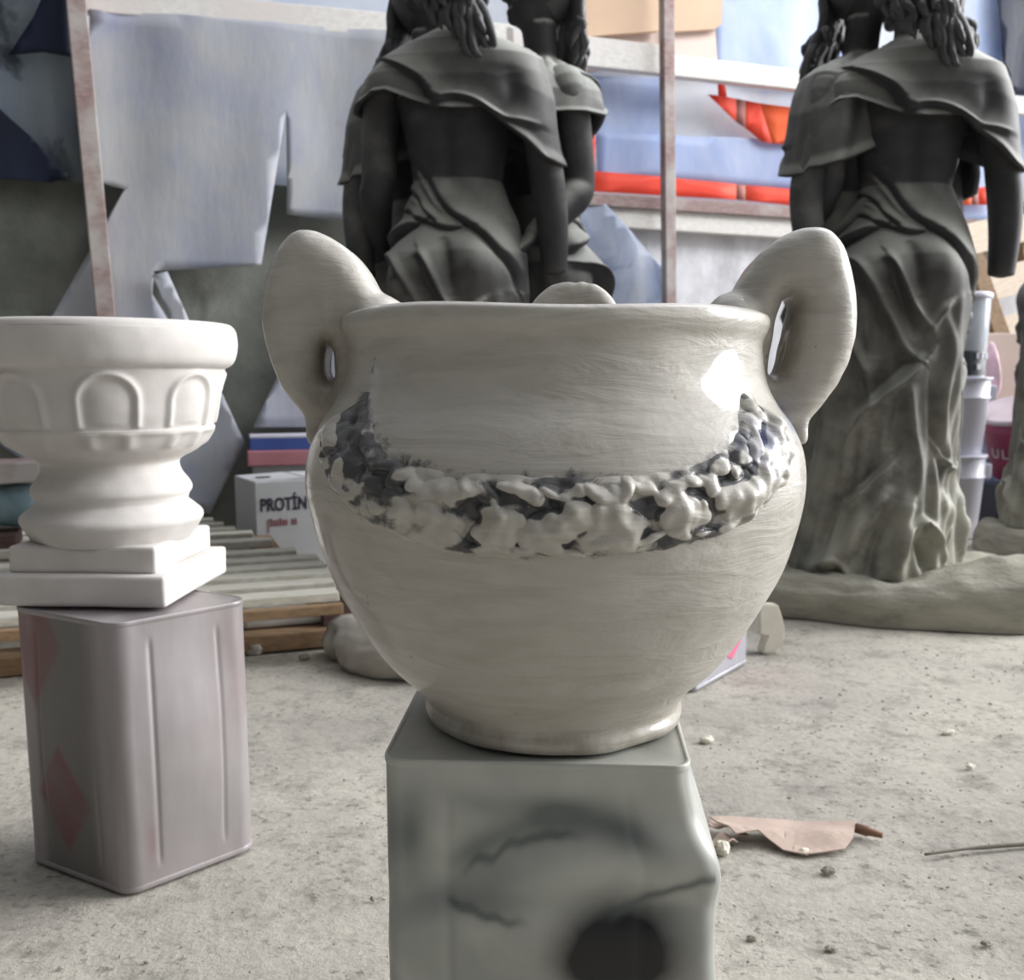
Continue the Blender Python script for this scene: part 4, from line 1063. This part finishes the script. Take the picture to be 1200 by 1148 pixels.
# carton lettered PROTIN
def carton():
    ang = math.radians(31); d = Vector((math.cos(ang), math.sin(ang), 0)); nn = Vector((-d.y, d.x, 0))
    c = at(298, 565, 3.20); z1 = c.z; w, dp = .36, .24
    t = thing('carton', 'grey-white carton with dark lettering standing behind the pallet', 'box', (c.x, c.y, 0), ang)
    mb = MB(); mb.box((w/2, dp/2, z1/2), (w, dp, z1), bev=.004); mb.build('carton_body', M['carton'], t)
    mb = MB(); mb.box((w/4-.002, dp/2, z1+.002), (w/2-.008, dp-.01, .004), M=Matrix.Rotation(math.radians(-1.5), 4, 'Y')); mb.build('flap', M['carton'], t)
    mb = MB(); mb.box((w*3/4+.002, dp/2, z1+.002), (w/2-.008, dp-.01, .004), M=Matrix.Rotation(math.radians(1.5), 4, 'Y')); mb.build('flap', M['carton'], t)
    for q in (.06, .24):
        mb = MB(); mb.box((q, .1, z1+.0055), (.045, .03, .002)); mb.build('flap_slot', M['ink'], t)
    R = Matrix.Rotation(PI/2, 4, 'X')
    text_mesh('lettering', 'PROT\u0130N', .060, M['ink'], Matrix.Translation((.016, -.001, z1-.098)) @ R, t, .0014, .72)['label'] = 'dark lettering PROT\u0130N'
    mb = MB()
    for k in range(9):
        if k == 6: continue
        hh = .020 if k % 3 else .026
        mb.box((.052+k*.0105, -.001, z1-.150+hh/2), (.0065, .0012, hh))
    mb.build('small_print', M['ink_red'], t)['label'] = 'faded red small print'
    mb = MB(); mb.box((.042, -.001, z1-.148), (.003, .0012, .045)); mb.box((.047, -.001, z1-.127), (.011, .0012, .003)); mb.build('print_frame', M['ink_red'], t)
carton()
def wbox(name, label, cat, px, py, Y, dims, mat, ang=23, bev=.004, z=None):
    """box whose front left top corner sits at a pixel"""
    c = at(px, py, Y); a = math.radians(ang); d = Vector((math.cos(a), math.sin(a), 0)); nn = Vector((-d.y, d.x, 0))
    q = c+d*dims[0]/2+nn*dims[1]/2; zz = (c.z-dims[2]) if z is None else z
    mb = MB(); mb.box((0, 0, dims[2]/2), dims, bev=bev); o = mb.build(name, mat); o.location = (q.x, q.y, zz); o.rotation_euler = (0, 0, a)
    return tag(o, label, cat)
c = at(296, 528, 3.62); c3 = at(296, 546, 3.62)
wbox('grey_crate', 'grey crate behind the lettered carton, under the pink board', 'crate', 296, 546, 3.62, (.5, .14, c3.z), M['carton'], 16, z=0.)
wbox('pink_board', 'dusty pink board lying between the grey crate and the blue board', 'board', 290, 528, 3.60, (.5, .14, c.z-c3.z-.001), M['pink'], 16, z=c3.z+.0005)
t = thing('blue_board', 'blue board with a white top edge lying on the pink crate', 'board', (0, 0, 0))
a = math.radians(16); q = at(293, 528, 3.605)+Vector((math.cos(a), math.sin(a), 0))*.25+Vector((-math.sin(a), math.cos(a), 0))*.075
t.location = (q.x, q.y, c.z); t.rotation_euler = (0, 0, a)
mb = MB(); mb.box((0, 0, .0225), (.5, .13, .045), bev=.003); mb.build('board', M['blue'], t)
mb = MB(); mb.box((0, 0, .0515), (.5, .13, .012), bev=.003); mb.build('white_edge', M['white'], t)['label'] = 'white top edge'
# stack at the far left, on the pallet
c = at(-6, 628, 2.62); zb = .1495
def left_stack():
    a = math.radians(20); d = Vector((math.cos(a), math.sin(a), 0))
    r = at(30, 600, 2.75); base = Vector((r.x, r.y, 0))
    mb = MB(); mb.box((-.19, 0, .012), (.40, .2, .024), bev=.003); o = mb.build('plank', M['slat']); o.location = (base.x, base.y, zb); o.rotation_euler = (0, 0, a); tag(o, 'pale plank lying on the pallet left of the plaster urn', 'plank')
    mb = MB(); mb.box((-.20, 0, .02), (.36, .15, .04), bev=.006); o = mb.build('dark_gap_strip', M['wood_dark']); o.location = (base.x, base.y, zb+.0245); o.rotation_euler = (0, 0, a); tag(o, 'dark strip standing for the shaded gap between the pale plank and the teal bundle', 'gap strip')  # dark strip added where there is only a shaded gap
    V = []; mb = MB(); P = [(-.42+.44*i/15, .004*math.sin(i), .062) for i in range(16)]
    mb.tube(P, [.058+.006*math.sin(i*1.9) for i in range(16)], 20, flat=[1.05]*16)
    V = np.array(mb.V); V = V+(.006*vnoise(V, 22))[:, None]*np.array([[0, -1, 1]]); V[:, 2] -= V[:, 2].min()
    o = mesh_obj('wrapped_bundle', V, mb.F, M['teal']); o.location = (base.x, base.y, zb+.065); o.rotation_euler = (0, 0, a); tag(o, 'teal plastic-wrapped bundle under the grey board at far left', 'bundle')
    top_ = zb+.065+V[:, 2].max()
    mb = MB(); mb.box((-.18, 0, .030), (.46, .14, .058), bev=.006); o = mb.build('grey_board', M['wood_pink']); o.location = (base.x, base.y, top_+.001); o.rotation_euler = (0, 0, a); tag(o, 'thick grey-pink board end on top of the teal bundle at far left', 'board')
left_stack()
# sack and small block by the pallet
def sack():
    c = onz(435, 786, .0); V = []; mb = MB(); mb.ell((0, 0, 0), (1, 1, 1), n=64); V = np.array(mb.V)
    pin = 1-.35*np.exp(-((V[:, 0]+.45)/.10)**2)*(V[:, 2] < .6)
    V = V*(1+.10*vnoise(V, 2, 3.)+.06*vnoise(V, 6, 1.))[:, None]
    V[:, 1] *= pin; V[:, 2] *= pin
    V = V*np.array([.175, .10, .075]); V[:, 2] = np.maximum(V[:, 2], -.038); V[:, 2] -= V[:, 2].min()
    o = mesh_obj('dusty_sack', V, mb.F, M['sack']); o.location = (c.x+.015, c.y+.05, 0); o.rotation_euler = (0, 0, math.radians(-42)); tag(o, 'crumpled dusty sack lying on the ground beside the pallet corner', 'sack')
sack()
def stone(px, py, r, mat, label, cat='stone', seed=0., rz=.3, rough=.35, name='stone'):
    c = onz(px, py, 0.); o = lump(name, (c.x, c.y+r[1]*.5, -.002), r, mat, rz, seed, rough, n=18)
    for p in o.data.polygons: p.use_smooth = False
    return tag(o, label, cat)
stone(297, 766, (.020, .02, .018), M['sack'], 'small grey block on the ground by the aged tin', seed=3)
stone(356, 772, (.012, .010, .008), M['dirt'], 'small pebble on the ground in front of the pallet', seed=5)
stone(1042, 731, (.016, .014, .020), M['chip'], 'pale cube-like lump in front of the rocky base', seed=1, name='plaster_lump')
stone(828, 869, (.013, .009, .007), M['chip'], 'white plaster chip near the right side of the sprayed tin', 'chip', 2, name='plaster_chip')
stone(1112, 859, (.014, .006, .005), M['chip'], 'thin white chip on the ground at the right, farther from the camera', 'chip', 4, name='plaster_chip')
stone(1138, 899, (.008, .006, .004), M['chip'], 'tiny white chip on the ground at the right, nearer than the thin chip', 'chip', 6, name='plaster_chip')
stone(973, 1022, (.011, .008, .005), M['dirt'], 'small pebble below the torn cardboard scrap', seed=8)
stone(846, 1000, (.010, .012, .012), M['chip'], 'small pale stone touching the left end of the torn cardboard', seed=9)
stone(943, 1000, (.007, .006, .005), M['chip'], 'tiny pale crumb under the front fold of the torn cardboard', 'chip', 10, name='plaster_chip')
stone(975, 1112, (.008, .005, .003), M['dirt'], 'dark pebble near the bottom edge, right of the sprayed tin', seed=11)
stone(882, 1100, (.007, .005, .003), M['dirt'], 'small dark pebble close to the bottom right of the sprayed tin', seed=12)
stone(1158, 1106, (.008, .005, .003), M['dirt'], 'flat pebble at the bottom right corner', seed=13)
# broken plaster piece leaning by the lilac tin
def plaster_piece():
    c = onz(893, 770, 0.); pts = [(-.012, .0), (.010, -.0), (.040, .018), (.046, .06), (.030, .115), (-.020, .118), (-.018, .045), (.000, .040), (-.008, .022)]
    n = len(pts); V = [(x, 0, z) for x, z in pts]+[(x, .035, z) for x, z in pts]
    bm = bmesh.new(); vs = [bm.verts.new(v) for v in V]
    bm.faces.new(vs[:n]); bm.faces.new(vs[n:][::-1])
    for i in range(n): bm.faces.new((vs[i], vs[(i+1) % n], vs[n+(i+1) % n], vs[n+i]))
    bmesh.ops.recalc_face_normals(bm, faces=bm.faces); bmesh.ops.bevel(bm, geom=bm.edges[:], offset=.004, segments=2, affect='EDGES')
    bm.verts.index_update(); o = mesh_obj('broken_plaster', [v.co[:] for v in bm.verts], [[v.index for v in f.verts] for f in bm.faces], M['chip'], smooth=False); bm.free()
    o.location = (c.x+.02, c.y+.03, 0); o.rotation_euler = (math.radians(-6), 0, math.radians(10)); tag(o, 'broken cream plaster piece standing between the lilac tin and the rocky base', 'plaster fragment')
plaster_piece()
# torn cardboard scrap
def scrap():
    px = [(832, 962), (858, 961), (920, 960), (1003, 962), (1000, 978), (990, 987), (944, 993), (918, 988), (888, 977), (862, 983), (846, 972)]
    P = [onz(x, y, .012) for x, y in px]; c = sum(P, Vector())/len(P); t = None
    bm = bmesh.new(); f = bm.faces.new([bm.verts.new(p-Vector((c.x, c.y, 0))) for p in P]); bmesh.ops.triangulate(bm, faces=[f])
    for k in range(3): bmesh.ops.subdivide_edges(bm, edges=[e_ for e_ in bm.edges if e_.calc_length() > .02], cuts=1); bmesh.ops.triangulate(bm, faces=bm.faces[:])
    for v in bm.verts: v.co.z = .016+.010*mnoise.noise(Vector((v.co.x*14, v.co.y*22, 1)))+ .010*math.exp(-((v.co.x+.08)/.04)**2) - .010*smooth01(np.array(-v.co.y), .0, .04)
    bm.verts.index_update(); o = mesh_obj('torn_cardboard', [v.co[:] for v in bm.verts], [[v.index for v in f.verts] for f in bm.faces], M['kraft'], smooth=False); bm.free()
    z0 = min(v.co.z for v in o.data.vertices); o.data.transform(Matrix.Translation((0, 0, -z0+.001)))
    md = o.modifiers.new('thickness', 'SOLIDIFY'); md.thickness = .002; md.offset = 1
    o.location = (c.x, c.y, 0); tag(o, 'torn brown cardboard scrap on the ground right of the sprayed tin', 'cardboard scrap')
    # crumpled brown leaf at its left end
    for k, (x, y, w, rz, lab) in enumerate(((846, 992, .028, .5, 'crumpled brown paper leaf at the left end of the cardboard scrap, nearest the tin'), (852, 975, .032, -.6, 'narrow curled brown paper strip above the crumpled leaf'))):
        p = onz(x, y, 0); V = []; nu, nv = 14, 8
        for j in range(nv):
            for i in range(nu):
                u, v = i/(nu-1)*2-1, j/(nv-1)*2-1; ww = (1-u*u*.8)
                V.append((u*w, v*.012*ww, .008+.007*abs(v)*ww+.004*math.sin(u*5+k)))
        o = mesh_obj('curled_paper', V, grid_faces(nu, nv, False), M['kraft']); md = o.modifiers.new('thickness', 'SOLIDIFY'); md.thickness = .0015
        V = np.array(V); o.data.transform(Matrix.Translation((0, 0, -V[:, 2].min()+.001)))
        o.location = (p.x, p.y, 0); o.rotation_euler = (0, 0, rz); tag(o, lab, 'paper scrap')
    a, b = onz(1003, 969, .008), onz(1034, 978, .008)
    mb = MB(); mb.tube([a, a.lerp(b, .45), a.lerp(b, .5), b], [.007, .0075, .006, .004], 10); V = np.array(mb.V); mb.V = [tuple(v) for v in V]
    o = top(mb.build('wood_stub', M['twig'], smooth=True)); o.location.z = 0; tag(o, 'short reddish brown stub at the right tip of the cardboard scrap', 'stick')
    a, b = onz(1084, 1000, .004), onz(1230, 986, .004)
    mb = MB(); mb.tube(spline([a, a.lerp(b, .4)+Vector((0, .004, 0)), b], 12), [.002]*6+[.003]*6, 8); o = top(mb.build('thin_twig', M['twig_grey'], smooth=True)); o.location.z = 0; tag(o, 'long thin twig on the ground at the right edge', 'twig')
scrap()
# crumbs: uncountable
def crumbs():
    mb = MB(); R_ = random.Random(3)
    for k in range(1500):
        y = .75+2.2*R_.random()**1.3; x = R_.uniform(-.62, .62)*y*1.05
        if any((x-a)**2+(y-b)**2 < r*r for a, b, r in ((.03, .84, .19), (-.5, 1.27, .20), (-.36, 2.07, .22), (1.1, 2.88, .60), (-.1, 2.9, .46), (.45, 2.1, .24), (.4, 1.29, .12))) or (x < -.38 and y > 2.2+.36*(x+.4)): continue
        s = R_.uniform(.0006, .0017)*(1+.35*y)*(1.8 if R_.random() < .05 else 1)
        bm = bmesh.new(); bmesh.ops.create_icosphere(bm, subdivisions=1, radius=1)
        e1 = (s*R_.uniform(.8, 1.7), s*R_.uniform(.7, 1.2), s*R_.uniform(.4, .9)); a = R_.uniform(0, 6)
        V = []
        for v in bm.verts:
            q = v.co*(1+R_.uniform(-.25, .25)); xx, yy = q.x*e1[0], q.y*e1[1]
            V.append((x+xx*math.cos(a)-yy*math.sin(a), y+xx*math.sin(a)+yy*math.cos(a), max(0, q.z*e1[2]+e1[2]*.35)))
        bm.verts.index_update(); mb.add(V, [[v.index for v in f.verts] for f in bm.faces]); bm.free()
    o = mb.build('floor_crumbs', M['dirt']); tag(o, 'loose plaster crumbs scattered over the dusty ground', 'crumbs', kind='stuff')
crumbs()

# ================================================================== clutter behind the right statue
def bucket(px, z0, z1, r0, r1, Y, label, lug=True):
    c = at(px, 600, Y); t = thing('paint_bucket', label, 'bucket', (c.x, c.y, z0), 0, 'stacked white buckets')
    h = z1-z0; mb = MB()
    mb.lathe([(0, .001), (0, r0*.96), (.004, r0), (h*.72, r1*.985), (h*.73, r1*1.03), (h*.745, r1*1.03), (h*.755, r1*.99), (h*.97, r1)], 40); mb.build('bucket_body', M['white'], t, True)
    mb = MB(); mb.lathe([(h*.965, r1), (h*.965, r1*1.06), (h*.985, r1*1.07), (h-.0005, r1*1.06), (h-.0005, r1*.5), (h-.0005, .001)], 40); mb.build('lid', M['white'], t, True)
    if lug:
        mb = MB(); mb.box((r1*1.05, -.02, h*.80), (.03, .05, .06), bev=.008); mb.build('handle_lug', M['white'], t)
    return t
zb1 = .335; zb2 = .64
bucket(1112, 0., zb1, .105, .122, 3.95, 'white lidded bucket standing on the ground behind the right statue, lowest of the stack')
bucket(1112, zb1, zb2, .105, .122, 3.95, 'white lidded bucket on top of the lower one behind the right statue')
def clear_can():
    c = at(1114, 500, 3.95); t = thing('clear_container', 'clear grey plastic container with a black label on top of the white buckets', 'container', (c.x, c.y, zb2))
    mb = MB(); mb.lathe([(0, .001), (0, .108), (.004, .112), (.20, .116), (.22, .116), (.30, .118), (.315, .118), (.318, .10), (.318, .001)], 40); mb.build('container_body', M['glass'], t, True)
    mb = MB(); mb.lathe([(.006, .1135), (.10, .1155), (.101, .1150)], 40); mb.build('label_band', M['black'], t, True)
    for k in range(4):
        a = math.radians(-70+k*13); mb = MB(); mb.box((.1165*math.cos(a), .1165*math.sin(a), .082), (.004, .013, .022), a); mb.build('white_mark', M['white'], t)
    a = math.radians(-66); mb = MB(); mb.box((.116*math.cos(a), .116*math.sin(a), .04), (.004, .02, .022), a, bev=.001); mb.build('white_mark', M['white'], t)
    mb = MB(); mb.lathe([(.30, .119), (.306, .124), (.322, .124), (.326, .118), (.326, .001)], 40); mb.build('lid', M['white'], t, True)
clear_can()
# leaning pallet by the wall
def leaning_pallet():
    t = thing('wooden_pallet', 'pale wooden pallet leaning on the back wall behind the right statue', 'pallet', (0, 0, 0))
    b = at(1172, 560, 4.76); base = Vector((b.x, b.y, 0))
    lean = math.radians(8); a = WA
    Mx = Matrix.Translation(base) @ Matrix.Rotation(a, 4, 'Z') @ Matrix.Rotation(-lean, 4, 'X') @ Matrix.Rotation(math.radians(-13), 4, 'Y')
    t.matrix_world = Mx
    t.location = Mx.translation; t.rotation_euler = Mx.to_euler()
    for k, z in enumerate((.10, .34, .58, .82, 1.06, 1.30)):
        mb = MB(); mb.box((.25, 0, z), (.80, .022, .15), bev=.003); mb.build('slat', M['wood_pale'], t)
    for x in (-.10, .25, .60):
        mb = MB(); mb.box((x, .055, .70), (.09, .085, 1.35), bev=.004); mb.build('runner', M['wood_brown'], t)
leaning_pallet()
c = at(1140, 300, 4.58); c2 = at(1172, 392, 4.56)
dd = (c-c2); bot = c2-dd*((c2.z)/dd.z)
mb = MB(); mb.bar(bot, c, .09, .03, .004, up=tuple(-WN)); tag(top(mb.build('plank', M['wood_brown'])), 'brown plank leaning diagonally in front of the pale pallet', 'plank')
# cardboard and magenta bucket
wbox('cardboard_box', 'pinkish cardboard box behind the magenta bucket', 'cardboard', 1154, 390, 4.31, (.32, .12, .30), M['card_pale'], 10)
def crate_support():
    c = at(1154, 390, 4.31); h = c.z-.30
    a = math.radians(10); d = Vector((math.cos(a), math.sin(a), 0)); nn = Vector((-d.y, d.x, 0)); q = c+d*.16+nn*.06
    mb = MB(); mb.box((0, 0, h/2), (.34, .125, h), bev=.006); o = mb.build('storage_crate', M['tarp_slate']); o.location = (q.x, q.y, 0); o.rotation_euler = (0, 0, a); tag(o, 'slate-blue crate on the ground under the pinkish cardboard box', 'crate')
crate_support()
def magenta():
    c = at(1203, 546, 4.10); h = .27
    t = thing('magenta_bucket', 'tilted magenta bucket with a pale lid and pale lettering, behind the right statue', 'bucket', (c.x, c.y, c.z-.02))
    t.rotation_euler = (math.radians(12), math.radians(-16), 0)
    mb = MB(); mb.lathe([(0, .001), (0, .125), (.004, .13), (h*.82, .148), (h*.83, .154), (h*.86, .154), (h*.87, .149), (h, .15)], 48); mb.build('bucket_body', M['magenta'], t, True)
    mb = MB(); mb.lathe([(h-.006, .15), (h-.006, .16), (h+.012, .16), (h+.014, .152), (h+.008, .145), (h+.008, .001)], 48); mb.build('lid', M['silver'], t, True)
    R = Matrix.Rotation(PI/2, 4, 'X')
    for k, ch in enumerate('ULTI'):
        a = math.radians(-163+k*19); r = .1475
        Mx = Matrix.Translation((r*math.cos(a), r*math.sin(a), .115)) @ Matrix.Rotation(a+PI/2, 4, 'Z') @ R @ Matrix.Translation((-.02, 0, 0))
        text_mesh('lettering', ch, .058, M['silver'], Mx, t, .001)
    # crate below carries it
    mb = MB(); hh = max(.05, c.z-.078); mb.box((0, 0, hh/2), (.34, .28, hh), bev=.006); o = mb.build('dark_crate', M['tarp_navy']); o.location = (c.x, c.y+.02, 0); tag(o, 'dark crate on the ground under the magenta bucket', 'crate')
magenta()
def bag():
    c = at(1158, 470, 4.04); V = []; nu, nv = 28, 24
    pts = [at(x, y, 4.04) for x, y in ((1158, 398), (1165, 396), (1175, 455), (1165, 472), (1158, 462))]
    n = len(pts); cc = sum(pts, Vector())/n
    base_z = min(p.z for p in pts)
    mb = MB(); m = 10
    for j in range(m):
        f = j/(m-1); a = math.sin(PI*min(max(f, .06), .94))**.5
        for p in pts: q = cc+(p-cc)*a; mb.V.append((q.x, q.y+(f-.5)*.09, q.z))
    mb.F = grid_faces(n, m)+[tuple(range(n)), tuple(range((m-1)*n+n-1, (m-1)*n-1, -1))]
    o = mb.build('plastic_bag', M['pinkbag'], smooth=True); md = o.modifiers.new('s', 'SUBSURF'); md.levels = md.render_levels = 2
    tag(top(o), 'pink and white plastic bag on the lid of the magenta bucket', 'bag')
bag()
